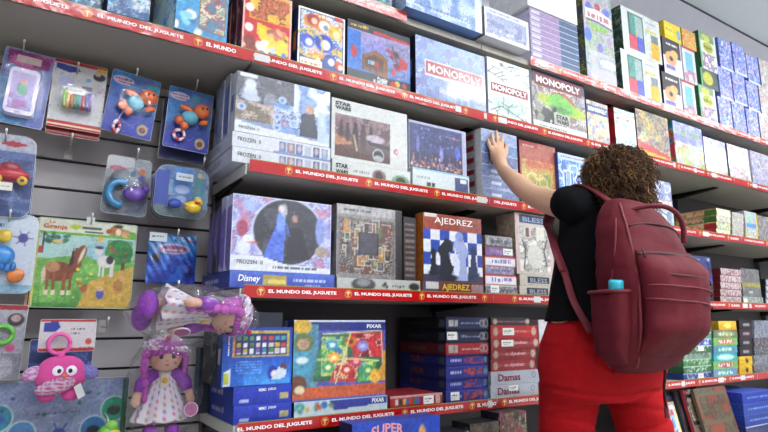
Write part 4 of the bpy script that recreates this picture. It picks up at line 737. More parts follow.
for k in range(7):
    kk = ['lowest', 'second from the bottom', 'third from the bottom', 'fourth from the bottom', 'red one in the middle', 'second from the top', 'topmost'][k]
    cset = [('#26308a', '#a04838')]*4 + [('#9c1c28', '#c8b0a8')] + [('#1c2450', '#9098b4')]*2
    a, b = cset[k]; Y = 1.665+.01*(k % 2)
    zz = .001+[0, .0425, .085, .1275, .170, .2125, .262][k]; hh = [.042, .042, .042, .042, .042, .048, .046][k]
    flat('%s game box, %s, centre stack left of the red stack' % (['dark blue and orange']*4+['dark red']+['navy']*2)[k:k+1][0].join(['', '']) if 0 else '%s flat game box, %s, stacked right of the heads puzzle' % ((['blue and orange']*4+['dark red']+['navy']*2)[k], kk), 'E', 446, 489, zz, hh, .3, a,
         (lambda A, k=k, a=a, b=b: (A.rect(0, 0, 1, 1, a), A.rect(0, .9, 1, 1, '#5058a8' if k < 4 else a), (A.noise(4, ['#b04838', '#8c4058', '#2c3890'], k, (.42, .2, .85, .8)), A.ell(.93, .5, .045, .3, '#6c8890'), A.words(.1, .5, .35, .2, '#c0c4dc', k)) if k < 4 else (A.rect(.06, .22, .18, .78, '#a8a8a0'), A.rect(.2, .22, .28, .78, '#a8a8a0'), A.ring(.93, .5, .28, .08, '#a8a8a0'), A.ring(.85, .5, .25, .08, '#b0a8a8'), A.words(.34, .48, .8, .14, b, k)))),
         (lambda A, k=k, a=a, b=b: (A.rect(0, 0, 1, 1, ['#1c2464', '#202868', '#1c2464', '#202868', '#5c161e', '#16182c', '#14161c'][k]), A.noise(4, ['#903c28', '#602c30', '#303050'], k, (.25, .2, .55, .8)) if k < 4 else A.words(.2, .5, .6, .2, '#605048', k), A.rect(.86, .2, .98, .75, '#4c5858'))), Y=Y, tags=[(.1, .2, .2, .7)] if k == 0 else ([(.02, .25, .22, .6)] if k == 5 else ()))
for k in range(7):
    kk = ['lowest', 'upper white one', 'lowest of the reds', 'second of the reds', 'third of the reds', 'bright red one', 'topmost'][k]
    col = ['#b8bcc4', '#b4b8c2', '#98202c', '#8c1c28', '#94202c', '#b41c28', '#30202c'][k]
    zz = .001+[0, .0505, .101, .1435, .186, .2285, .276][k]; hh = [.05, .05, .042, .042, .042, .047, .03][k]
    flat('flat %s game box, %s, in the stack beside her red trousers' % (['silver grey']*2+['dark red']*3+['red']+['dark'])[k:k+1][0] if 0 else 'flat %s game box, %s, in the stack beside her red trousers' % ((['silver grey']*2+['dark red']*3+['red']+['dark violet'])[k], kk), 'E', 491, 539+[0, 1, -3, -2, 1, -1, -8][k], zz, hh, .28, col,
         (lambda A, k=k, col=col: (A.rect(0, 0, 1, 1, col), (A.ring(.88, .6, .2, .05, '#606470'), A.words(.66, .45, .8, .06, '#30343c', k)) if k < 2 else (A.ell(.1, .5, .05, .35, '#b0a090'), A.ell(.92, .5, .05, .35, '#b8a898'), A.line([(.15, .5), (.85, .5)], .05, '#c08080'), A.words(.3, .5, .75, .26, '#c08c88' if k != 6 else '#605060', k)))), spine_art('#501820' if k > 1 else '#909098', '#a08080', k),
         texts=[('Damas', .14, .25, .45, .55, mat('wine_ink', '#7c2038', .5))] if k < 2 else ([('Ajedrez', .4, .3, .33, .4, mat('rose_ink', '#d0a0a0', .5), dict(shear=.3))] if k in (2, 3, 4) else ()), tags=[(.36, .5, .2, .4)] if k == 0 else ([(.2, .2, .24, .6)] if k == 4 else ([(.24, .2, .24, .6)] if k == 5 else ())))
flat('upright white game box with red circles, close to her hip', 'E', 542, 556, 0, .3, .2, '#c8c8cc', lambda A: (A.rect(0, 0, 1, 1, '#ccccd0'), A.ring(.55, .62, .05, .015, '#a83848'), A.ring(.55, .3, .05, .015, '#606068'), A.ell(.5, .75, .3, .05, '#b84858'), A.ell(.6, .5, .2, .06, '#b03c50'), A.ell(.7, .85, .12, .03, '#4858a0')), spine_art('#b8b8c0', '#a83848', 3))
for k, (a, b) in enumerate([(558, 590), (592, 625), (627, 660)]):
    flat('%s game box on the low shelf hidden mostly by her legs' % ['grey', 'green', 'blue'][k], 'E', a, b, 0, .12, .2, '#6c7880', g_art(['grey', 'grn', 'ice'][k], k), None)
gr = [('#2c4884', '#a8b4cc', 'blue'), ('#3c6c48', '#b8d0b8', 'green'), ('#4c7c50', '#a8c8a8', 'green'), ('#8c9c90', '#385c40', 'grey-green'), ('#3c6c48', '#c0d0c0', 'green'), ('#34589c', '#c8d0e8', 'blue'), ('#5c8c60', '#d0e0d0', 'light green'), ('#58786c', '#8ca090', 'grey-green')]
nm = ['lowest', 'second from the bottom', 'third from the bottom', 'fourth from the bottom', 'fourth from the top', 'third from the top', 'second from the top', 'topmost']
for k in range(8):
    flat('flat %s game box, %s of the stack right beside the backpack' % (gr[k][2], nm[k]), 'E', 684, 712, .034*k, .033, .25, gr[k][0], (lambda A, k=k: (A.rect(0, 0, 1, 1, gr[k][0]), A.noise(3, [gr[k][0], gr[k][1], gr[k][0]], k, (.1, .15, .9, .85)), A.rect(0, .9, 1, 1, gr[k][1]))), spine_art(gr[k][0], gr[k][1], k), tags=[(.5, .15, .2, .7)] if k in (0, 4) else ())
gt = [('#7c94b8', '#40b0a0', 'pale blue'), ('#7cb068', '#c05068', 'green'), ('#38a0a0', '#c0e0dc', 'turquoise'), ('#6090a8', '#50a898', 'teal'), ('#78b068', '#d07050', 'green'), ('#6c7c64', '#a8a878', 'olive')]
for k in range(6):
    flat('flat %s game box, %s of the brighter stack in the low shelf' % (gt[k][2], ['lowest', 'second from the bottom', 'third from the bottom', 'third from the top', 'second from the top', 'topmost'][k]), 'E', 714, 738, .041*k, .04, .25, gt[k][0], (lambda A, k=k: (A.rect(0, 0, 1, 1, gt[k][0]), A.ell(.5, .5, .35, .35, gt[k][1]), A.words(.2, .5, .8, .25, '#d8e4e0', k))), spine_art(gt[k][0], gt[k][1], k))
flat('yellow box on top of the brighter stack in the low shelf', 'E', 719, 737, .246, .05, .2, '#c8a028', lambda A: (A.grad('#c89820', '#d8b840'), A.ell(.5, .5, .2, .3, '#e0d080')), spine_art('#b08c20', '#e0d080', 2))
for k in range(6):
    c = ['#d0ac28', '#d0ac28', '#2c2028', '#2c2430', '#40202c', '#1c1c20'][k]
    flat('%s game box, %s of the yellow-footed stack' % (['flat yellow']*2+['flat black']*4)[k:k+1][0] if 0 else '%s game box, %s of the yellow-footed stack' % ((['flat yellow']*2+['flat black']*4)[k], ['lowest', 'second from the bottom', 'third from the bottom', 'third from the top', 'second from the top', 'topmost'][k]), 'E', 740, 753, .05*k, .049, .22, c, (lambda A, k=k, c=c: (A.rect(0, 0, 1, 1, c), A.ell(.6, .5, .12, .25, '#3c2c20') if k < 2 else A.rect(.3, .3, .75, .6, '#a09898'))), spine_art(c, '#807060', k))
for k in range(6):
    c = ['#807c84', '#888890', '#5c5c60', '#6c5c64', '#9094a0', '#8c90a0'][k]
    flat('flat grey game box, %s of the grey stack at the right edge' % ['lowest', 'second from the bottom', 'third from the bottom', 'third from the top', 'second from the top', 'topmost'][k], 'E', 755, 772, .05*k, .049, .22, c, g_art([c, '#a8acb4', '#484848', c], k, n=5), spine_art(c, '#c0c0c0', k))
# ---- bottom shelf, mostly below the frame
def Xf(u, Y, z): return Xof(u, Y, z)
z = ZS['F']; Y = 1.53
x0, x1 = Xof(352, Y, .66), Xof(440, Y, .66)
game('large blue bingo game box below the low shelf', 'board game', x0, x1, z, .4, .08, '#1c3c9c', lambda A: (A.grad('#16308c', '#2450b0'), A.ell(.3, .6, .2, .1, '#3c70c0'), A.ell(.78, .82, .05, .12, '#c89848'), A.ell(.76, .7, .07, .1, '#b86838'), A.blobs(10, ['#c8c040', '#b84048', '#e0e0e0'], .03, .06, 4, (.1, .1, .9, .45))), spine_art('#142864', '#b8c0d8', 2), [('SUPER', .2, .885, .36, .075, mat('pink_ink', '#d89098', .4), dict(bold=.03, arch=.01)), ('BINGO!', .26, .79, .42, .085, mat('pink_ink', '#d89098', .4), dict(bold=.03, arch=.01))], Y=Y)
xx = Xof(262, Y, .66)
game('dark purple game box on the bottom shelf left of the bingo box', 'board game', xx, x0-.01, z, .34, .08, '#2c2440', g_art(['#2c2440', '#3c3458', '#504870', '#242038'], 5), g_art('dark', 4), Y=Y)
x2 = Xof(446, Y, .62)
for k in range(3):
    game('dark game box on the bottom shelf, %s right of the bingo box' % ['first', 'second', 'third'][k], 'board game', x2+.14*k, x2+.135+.14*k, z, [.33, .35, .375][k], .1, '#24282c', g_art([['#1c2424', '#34403c', '#24302c', '#505c58'], ['#24282c', '#504c40', '#303034', '#786c58'], ['#807858', '#605450', '#a8a888', '#40383c', '#9c5060']][k], k+3), g_art('dark', k), Y=Y+.04)
def leaning(lab, u, wpx, H, cols, ang, seed, txt=None, cat='book', Yl=1.56):
    Xl = Xof(u, Yl, .62); w = wpx
    t = thing('activity_book', (Xl, Yl, z), lab, cat); t.rotation_euler = (-.22, 0, ang)
    boxobj('book_block', (0, .001, 0), (w, .018, H), mat('book_'+cols[0].lstrip('#'), cols[0], .5), t, .001)
    A = Art(w, H, cols[0], 170); A.noise(5, cols, seed); A.rect(.05, .55, .95, .95, cols[1]); A.noise(6, cols, seed+3, (.1, .6, .9, .9)); A.words(.15, .3, .85, .05, cols[-1], seed)
    c = sheet('cover', A, (0, 0, 0), (1, 0, 0), (0, 0, 1), INK, t)
leaning('pale blue book leaning on the bottom shelf by her leg', 664, .2, .345, ['#6c98c0', '#c8d4dc', '#8cb0c8', '#c05c5c', '#d8c860'], 0, 3, Yl=1.5)
leaning('dark blue book leaning on the bottom shelf behind the pale one', 674, .2, .36, ['#2c3c58', '#40506c', '#243048'], 0, 5, Yl=1.62)
leaning('dark book with black patterned cover on the bottom shelf', 690, .17, .37, ['#2c2a30', '#3c343c', '#58504c', '#242028'], 0, 7, Yl=1.60)
leaning('black and red comic-edged book on the bottom shelf', 700, .14, .375, ['#a83040', '#201c20', '#c8c0b8', '#7c6858'], 0, 9, Yl=1.57)
leaning('olive brown book with a dark lower half on the bottom shelf', 711, .3, .38, ['#585040', '#6c6450', '#4c4434', '#8c4c38'], 0, 11, Yl=1.54)
for k in range(6):
    c = ['#8c98a4', '#a0a8b0', '#383c70', '#28408c', '#2c4898', '#24409c'][k]; xq = Xof(742, 1.56, .62)
    game('flat %s game box, %s of the bottom shelf stack' % (['grey-white', 'grey-white', 'violet', 'blue', 'blue', 'blue'][k], ['lowest', 'second lowest', 'third from the bottom', 'third from the top', 'second from the top', 'topmost'][k]), 'board game', xq, xq+.34, z+.056*k, .055, .25, c,
         (lambda A, k=k, c=c: (A.rect(0, 0, 1, 1, c), A.words(.15, .5, .8, .25, '#90a8d8' if k > 2 else '#505c68', k), A.rect(0, .9, 1, 1, '#4868b0' if k > 2 else '#c8ccd0'))), spine_art(c, '#90a0c8', k), Y=1.56)

# ------------------------------------------------------------------ toys hanging on the slatwall
chrome = mat('hook_wire', '#b8b6b2', .3, .8); tipw = mat('hook_tip', '#dcdad6', .4)
def rounded(w, h, r, n=5, top=None):
    pts = []
    for cx, cz, a0 in ((w/2-r, h/2-r, 0), (-w/2+r, h/2-r, 90), (-w/2+r, -h/2+r, 180), (w/2-r, -h/2+r, 270)):
        for k in range(n+1): a = math.radians(a0+90*k/n); pts.append((cx+r*math.cos(a), cz+r*math.sin(a)))
    return pts
def plate(name, pts, y0, y1, m, parent, inset=0):
    """a flat outline in x, z with real thickness from y0 (front) to y1 (back)"""
    n = len(pts); c = (sum(p[0] for p in pts)/n, sum(p[1] for p in pts)/n)
    V = [(c[0]+(p[0]-c[0])*(1-inset), y0, c[1]+(p[1]-c[1])*(1-inset)) for p in pts] + [(p[0], y1, p[1]) for p in pts]
    F = [tuple(range(n))[::-1], tuple(range(n, 2*n))] + [(i, (i+1) % n, n+(i+1) % n, n+i) for i in range(n)]
    o = meshobj(name, V, F, m, parent); return o
def hook(u, v, lab, Y=1.85):
    p = at(u, v, Y); t = thing('display_hook', (p.x, YB, p.z), lab, 'display hook', 'wire display hooks of the slatwall')
    tube('wire', [(0, -.002, -.012), (0, -.02, -.012), (0, Y-YB+.02, -.012), (0, Y-YB+.004, -.008), (0, Y-YB-.006, .012)], .0024, chrome, t, 8)
    ellobj('hook_tip', (0, Y-YB-.006, .013), (.0035, .0035, .006), tipw, t, 8, 6)
    boxobj('hook_plate', (-.012, -.006, -.03), (.012, -.0005, .01), chrome, t, .001); return t
def hung(name, lab, cat, u, v, Y, roll=0, group=None):
    p = at(u, v, Y); t = thing(name, p, lab, cat, group); t.rotation_euler = (0, roll, 0); return t
def P(t, u, v, Y, dy=0):
    q = at(u, v, Y); q = Matrix.Rotation(-t.rotation_euler.y, 4, 'Y') @ (q-t.location); return Vector((q.x, q.y+dy, q.z))
def card(t, w, h, art_fn, bg, x=0, z=0, y=0, th=.0014, name='backing_card', dens=420, r=.006, fr=None):
    c = plate(name, [(a+x, b+z) for a, b in rounded(w, h, r)], y+.0004, y+th, CARD, t)
    A = Art(w-.002, h-.002, bg, dens); art_fn(A); A.fine(len(bpy.data.objects), .1)
    s = sheet('printed_front', A, (x-w/2+.001, y, z-h/2+.001), (1, 0, 0), (0, 0, 1), INK, c, rc=r); return c
def pt(name, c, r, col, parent, rough=.35, rot=None, fn=None, seg=20, rings=12):
    return ellobj(name, c, r, mat('toy_'+col.lstrip('#'), col, rough, coat=.3), parent, seg, rings, fn, rot)
def dome(name, pts, depth, parent, y=0, m=None):
    """clear blister: flat outline with a raised inset plateau"""
    n = len(pts); c = (sum(p[0] for p in pts)/n, sum(p[1] for p in pts)/n)
    def ringv(k, yy): return [(c[0]+(p[0]-c[0])*k, yy, c[1]+(p[1]-c[1])*k) for p in pts]
    V = ringv(1, y)+ringv(.97, y-depth*.75)+ringv(.9, y-depth); F = []
    for a in (0, n): F += [(a+i, a+n+i, a+n+(i+1) % n, a+(i+1) % n) for i in range(n)]
    F.append(tuple(range(2*n, 3*n))[::-1]); return meshobj(name, V, F, m or HARDFILM, parent, False)
# 1 toy phone
t = hung('toy_phone_pack', 'pink and light blue blister pack with a white toy phone', 'toy pack', 24, 88, 1.86, .06)
card(t, .125, .23, lambda A: (A.grad('#4c7ca8', '#6c98c0'), A.noise(5, ['#5c8cb8', '#7ca8cc', '#8c7cb8'], 3, al=.6), A.poly([(.05, .98), (.08, .8), (.5, .74), (.92, .82), (.98, .98)], '#b84c8c'), A.noise(6, ['#c05898', '#d080b0', '#903c78'], 5, (.08, .8, .92, .98)), A.rect(.25, .83, .75, .93, '#d8c8c0')), '#6c98c0')
b = dome('blister', rounded(.12, .17, .02), .035, t, -.001); b.location = (-.002, 0, -.025)
ph = plate('toy_phone', rounded(.078, .145, .014), -.026, -.004, mat('toy_lilac_white', '#d0c4dc', .3, coat=.4), t, .05); ph.location = (-.002, 0, -.02)
A = Art(.058, .112, '#a090c8', 500); A.grad('#8c78b8', '#b8a8d0'); A.ell(.5, .55, .2, .25, '#68a888'); A.ell(.5, .75, .14, .09, '#d8a8a8'); A.noise(5, ['#9c88c8', '#c8a8d0', '#70a8b0', '#b870a8'], 5, (0, 0, 1, .4), .7)
sheet('screen', A, (-.029, -.0275, -.056), (1, 0, 0), (0, 0, 1), INK, ph)
plate('home_button', rounded(.018, .006, .003), -.028, -.024, mat('toy_c8', '#8c80a8', .3), ph).location.z = -.064
hook(24, 46, 'wire hook carrying the toy phone pack', 1.84)
# 2 rainbow rattle card
t = hung('rattle_pack', 'white dotted card with red edges and a rainbow ring rattle', 'toy pack', 78, 96, 1.86, .015)
def art_dots(A):
    A.rect(0, 0, 1, 1, '#c8c6c8'); A.blobs(60, ['#404048', '#8888b0'], .004, .01, 4); A.rect(0, .95, 1, 1, '#a01c24'); A.rect(0, 0, 1, .1, '#a81c24'); A.rect(0, .03, 1, .05, '#d8c8b0'); A.poly([(.04, .86), (.04, .94), (.45, .92), (.5, .87), (.3, .82)], '#3c4890')
    A.ell(.25, .68, .15, .08, '#b8b8d8'); A.ell(.66, .76, .05, .03, '#6ca0cc'); A.ell(.86, .84, .12, .06, '#2c1c20'); A.ell(.83, .88, .06, .03, '#d0b0a8'); A.ell(.9, .62, .05, .025, '#c8a0c0'); A.rect(.55, .6, .75, .66, '#50406c'); A.rect(.8, .92, 1, .97, '#c8b030')
card(t, .145, .215, art_dots, '#c8c6c8')
for k, c in enumerate(['#7cb040', '#d0a838', '#b85830', '#3c8c50', '#4890a0', '#b83038', '#3858a0', '#7848a0']):
    V, F = tube_geo([(-.036+.0098*k-.0045, -.022, -.022), (-.036+.0098*k+.0045, -.022, -.022)], .026+.002*(k % 2), 20); o = meshobj('rattle_ring', V, F, mat('toy_'+c[1:], c, .35), t, True)
tg = Art(.046, .02, '#d8d4cc', 500); tg.words(.15, .5, .85, .2, '#606068', 2); sheet('price_tag', tg, (-.03, -.051, -.014), (1, 0, 0), (0, 0, 1), INK, t)
dome('blister', [(a-.002, b_-.02) for a, b_ in rounded(.1, .075, .02)], .052, t, -.001)
card(t, .145, .12, lambda A: (A.rect(0, 0, 1, 1, '#c0bcc0'), A.rect(0, 0, 1, .22, '#a01c24'), A.rect(0, .05, 1, .1, '#c8a8a0')), '#c0bcc0', 0, -.065, .022)
hook(78, 68, 'wire hook carrying the rainbow ring rattle', 1.84)
hook(72, 139, 'empty wire hook under the rainbow ring rattle', 1.88)
# 3, 4 swimmers
def art_swim(seed):
    def f(A):
        A.grad('#2838a0', '#2c80b8'); A.noise(4, ['#2840a0', '#3468b8', '#3c90c4'], seed, (0, .3, 1, 1), .5); A.noise(6, ['#28348c', '#3c48a8', '#30309a'], seed+1, (0, 0, 1, .4), .6)
        A.ell(.24, .86, .22, .07, '#c8b8c8'); A.words(.08, .88, .42, .03, '#2c3470', 3); A.words(.14, .83, .46, .03, '#842c48', 4)
        A.noise(7, ['#3c90b0', '#5c70b0', '#8868a8', '#48a0a0'], seed+2, (.5, .72, 1, .98), .7); A.ell(.8, .14, .11, .09, '#b8a880'); A.ell(.8, .13, .07, .05, '#804838'); A.blobs(20, ['#6c84d0', '#4c60b8'], .006, .014, seed, (.05, .02, .95, .5)); A.line([(.42, .2), (.55, .16), (.66, .22)], .01, '#7c88c8')
    return f
for i, (u, v, roll, lab) in enumerate([(132, 105, .1, 'left blue card with an orange swimming bath toy and a small life ring'), (189, 120, .05, 'right blue card with an orange swimming bath toy beside the stacked puzzles')]):
    t = hung('bath_toy_pack', lab, 'toy pack', u, v, 1.85, roll)
    card(t, .145, .205 if i == 0 else .21, art_swim(i*5), '#2c50a8')
    b = thing('bath_toy', (0, 0, 0), None, None); b.parent = t; b.name = 'swimmer_figure'
    orange = '#d8601c'
    sc = thing('dummy', (0, 0, 0), None, None); bpy.data.objects.remove(sc)
    pt('figure_head', (.027, -.026, .022), (.023, .02, .02), orange, b); pt('figure_body', (-.002, -.022, -.002), (.022, .017, .02), '#58a8bc', b); None
    pt('figure_arm', (-.014, -.022, .022), (.018, .008, .008), orange, b, rot=Matrix.Rotation(.2, 3, 'Y')); pt('figure_arm', (.036, -.022, -.008), (.014, .009, .008), orange, b, rot=Matrix.Rotation(-.4, 3, 'Y'))
    pt('figure_leg', (-.028, -.02, -.014), (.015, .009, .013), '#c85420', b); pt('figure_leg', (-.014, -.02, -.026), (.011, .009, .014), '#c85420', b)
    pt('eye', (.036, -.045, .026), (.003, .002, .004), '#181818', b, seg=8, rings=6); pt('eye', (.024, -.046, .024), (.003, .002, .004), '#181818', b, seg=8, rings=6)
    b.location = (.0 if i else .008, 0, .002); b.scale = (1.2, 1.1, 1.2)
    cx, cz = ((-.028, -.062) if i else (-.032, -.086)); R0 = .0165 if i else .011
    V = []; F = []
    for a in range(24):
        for k in range(8):
            A_, B_ = a*PI/12, k*PI/4; V.append(((R0+.0055*math.cos(B_))*math.cos(A_)*(1 if i else .8)+cx, -.014+.0055*math.sin(B_), (R0+.0055*math.cos(B_))*math.sin(A_)*(1 if i else 1.5)+cz)); F.append((a*8+k, ((a+1) % 24)*8+k, ((a+1) % 24)*8+(k+1) % 8, a*8+(k+1) % 8))
    lr = meshobj('life_ring', V, F, None, t, True); paint(lr, lambda c, cx=cx, cz=cz: lin('#b02c3c') if int((math.atan2(c.z-cz, c.x-cx)+PI)/(PI/4)) % 2 else lin('#d8d4d8'), PLA)
    dome('blister', [(a+.004, bb-.002) for a, bb in rounded(.105, .1, .03)], .05, t, -.001)
    if i == 0: tube('ring_cord', [(-.02, -.014, -.03), (-.028, -.014, -.05), (-.032, -.014, -.07)], .0012, tipw, t, 6)
    hook(*((137, 74) if i == 0 else (197, 85)), 'wire hook carrying the %s orange swimmer card' % ['left', 'right'][i], 1.83)
t = hung('bath_toy_pack', 'dark blue toy card hanging behind the right orange swimmer card', 'toy pack', 184, 132, 1.9, .03); card(t, .15, .21, lambda A: (A.grad('#1c2460', '#24407c'), A.noise(7, ['#28346c', '#3c4878', '#1c2450'], 4, al=.5)), '#24306c')
# 5 car pack at left edge
t = hung('toy_car_pack', 'clear rounded blister pack with a red toy car at the left edge', 'toy pack', 6, 175, 1.84, 0)
card(t, .13, .235, lambda A: (A.rect(0, 0, 1, 1, '#5c6c98'), A.rect(0, .8, 1, 1, '#a8a8b4'), A.poly([(.3, .88), (.55, .93), (.9, .9), (.6, .85)], '#a02838'), A.noise(6, ['#4c5c8c', '#7c8cb0', '#384878'], 3, (0, 0, 1, .7), .8)), '#5c6c98', r=.03)
cb = pt('toy_car', (.012, -.032, -.005), (.045, .024, .02), '#b0202c', t); pt('car_cabin', (.008, -.034, .014), (.026, .019, .017), '#8c2434', cb); 
for x in (-.018, .04): pt('car_wheel', (x, -.05, -.022), (.013, .007, .013), '#c8a830', cb); pt('car_hub', (x, -.057, -.022), (.005, .003, .005), '#701c20', cb)
tg = Art(.05, .022, '#d8d4c8', 500); tg.words(.15, .5, .85, .2, '#606068', 2); sheet('price_tag', tg, (-.03, -.062, -.055), (1, 0, 0), (0, 0, 1), INK, t)
dome('blister', [(a, b_-.015) for a, b_ in rounded(.125, .16, .03)], .06, t, -.001)
for k in range(2): card(t, .13, .2, lambda A: A.noise(4, ['#48587c', '#303c60', '#5c6c98'], 3), '#48587c', .003, -.03-.01*k, .02+.02*k, r=.03)
hook(6, 135, 'wire hook carrying the red toy car pack', 1.82)
# 6 whale pack
t = hung('water_toy_pack', 'clear pack with a purple and blue water toy', 'toy pack', 127, 186, 1.87, .05)
card(t, .13, .185, lambda A: (A.rect(0, 0, 1, 1, '#8c9098'), A.rect(0, .75, .6, 1, '#b4b4b8'), A.ell(.25, .78, .2, .05, '#b06c7c'), A.ell(.6, .72, .06, .05, '#3c6c98'), A.ell(.8, .78, .08, .06, '#b87048'), A.ell(.8, .62, .08, .1, '#48389c'), A.noise(5, ['#70747c', '#8c9098', '#60687c'], 4, (0, 0, 1, .6), .7)), '#8c9098', r=.015)
w_ = pt('toy_whale', (.02, -.03, -.028), (.032, .022, .024), '#5c2c98', t); pt('whale_fin', (.05, -.03, -.008), (.012, .008, .012), '#5c2c98', w_); pt('eye', (.008, -.051, -.02), (.004, .003, .004), '#e8e8f0', w_, seg=8, rings=6)
path = [(-.018+.034*math.cos(a), -.022, -.03+.036*math.sin(a)) for a in [math.radians(60+14*k) for k in range(17)]]
tube('blue_ring', path, .012, mat('toy_sea_blue', '#2878a8', .3, coat=.4), t, 12)
plate('header', rounded(.045, .05, .01), -.012, -.01, mat('toy_grey', '#707078', .5), t).location = (-.02, 0, .022)
V, F = ell_geo((0, -.022, -.02), (.062, .034, .075), 24, 14, lambda v: v*(1+.05*noise.noise(v*5))); meshobj('clear_bag', V, F, FILM, t, True)
hook(138, 154, 'wire hook carrying the purple water toy', 1.84)
# 7 rounded duck packs
for k in range(3):
    t = hung('duck_toy_pack', 'rounded clear pack with a yellow duck, %s of three on one hook' % ['front', 'middle', 'rearmost'][k], 'toy pack', 182-2.5*k, 192+2*k, 1.82+.045*k, .03-.03*k, 'rounded clear duck packs')
    card(t, .165, .165, lambda A: (A.rect(0, 0, 1, 1, '#64789c'), A.noise(5, ['#506c98', '#7890b0', '#48608c', '#8ca8b8'], 6, al=.8), A.rect(0, .2, .24, .9, '#2c4ca0'), A.rect(.32, .45, .68, .98, '#4c84c0'), A.ell(.5, .55, .14, .09, '#a8b8d8'), A.ell(.5, .35, .1, .07, '#90a8d0'), A.rect(.72, .3, .92, .95, '#48888c'), A.ell(.85, .88, .09, .06, '#b8a890'), A.noise(7, ['#8c5ca0', '#5c9c98', '#5878b0'], 9, (.78, .3, .95, .7), .6), A.rect(.0, .0, 1, .2, '#6c7c80')), '#64789c', r=.035)
    if k == 0:
        d = pt('toy_duck', (.032, -.028, -.05), (.026, .02, .02), '#d8b428', t); pt('duck_head', (.044, -.032, -.034), (.016, .014, .014), '#d8b428', d); pt('duck_beak', (.04, -.048, -.038), (.009, .007, .005), '#b82c2c', d); pt('duck_wing', (.012, -.034, -.044), (.011, .006, .006), '#d8a030', d); pt('duck_crest', (.044, -.03, -.02), (.012, .01, .004), '#d8d4d8', d)
        pt('blue_ball', (-.024, -.024, -.045), (.021, .016, .016), '#1c3c98', t)
        tg = Art(.052, .024, '#c8ccd0', 500); tg.words(.15, .5, .85, .2, '#606068', 2); sheet('price_tag', tg, (-.028, -.03, .03), (1, 0, 0), (0, 0, 1), INK, t)
    dome('blister', rounded(.175, .175, .045), .04 if k == 0 else .02, t, -.001)
hook(204, 163, 'wire hook carrying the three duck packs', 1.81)
# 8 octopus card
t = hung('octopus_toy_pack', 'white rounded card with a blue octopus and yellow and orange pieces', 'toy pack', 7, 253, 1.85, .0)
card(t, .135, .22, lambda A: (A.rect(0, 0, 1, 1, '#b4c0cc'), A.noise(4, ['#b8c4d0', '#a8b8c8', '#c8ccd4'], 3, al=.7), A.words(.05, .85, .4, .05, '#3c5878', 3), A.ell(.75, .7, .09, .06, '#483c88'), [A.line([(.75, .7), (.75+.17*math.cos(q), .7+.1*math.sin(q))], .012, '#483c88') for q in range(6)], A.rect(0, 0, 1, .1, '#88a8b8')), '#b4c0cc', r=.025)
oc = pt('toy_octopus', (-.01, -.02, -.01), (.03, .02, .028), '#2878b8', t)
for k in range(5): pt('octopus_arm', (-.034+.013*k, -.022, -.038-.004*(k % 2)), (.007, .007, .013), '#2468a8', oc)
pt('yellow_piece', (-.01, -.016, .045), (.018, .01, .018), '#c8a828', t); pt('orange_piece', (.026, -.016, -.062), (.022, .01, .018), '#c86c20', t, rot=Matrix.Rotation(-.5, 3, 'Y'))
dome('blister', [(a, b_-.01) for a, b_ in rounded(.12, .16, .03)], .045, t, -.001)
hook(10, 216, 'wire hook carrying the octopus card', 1.83)
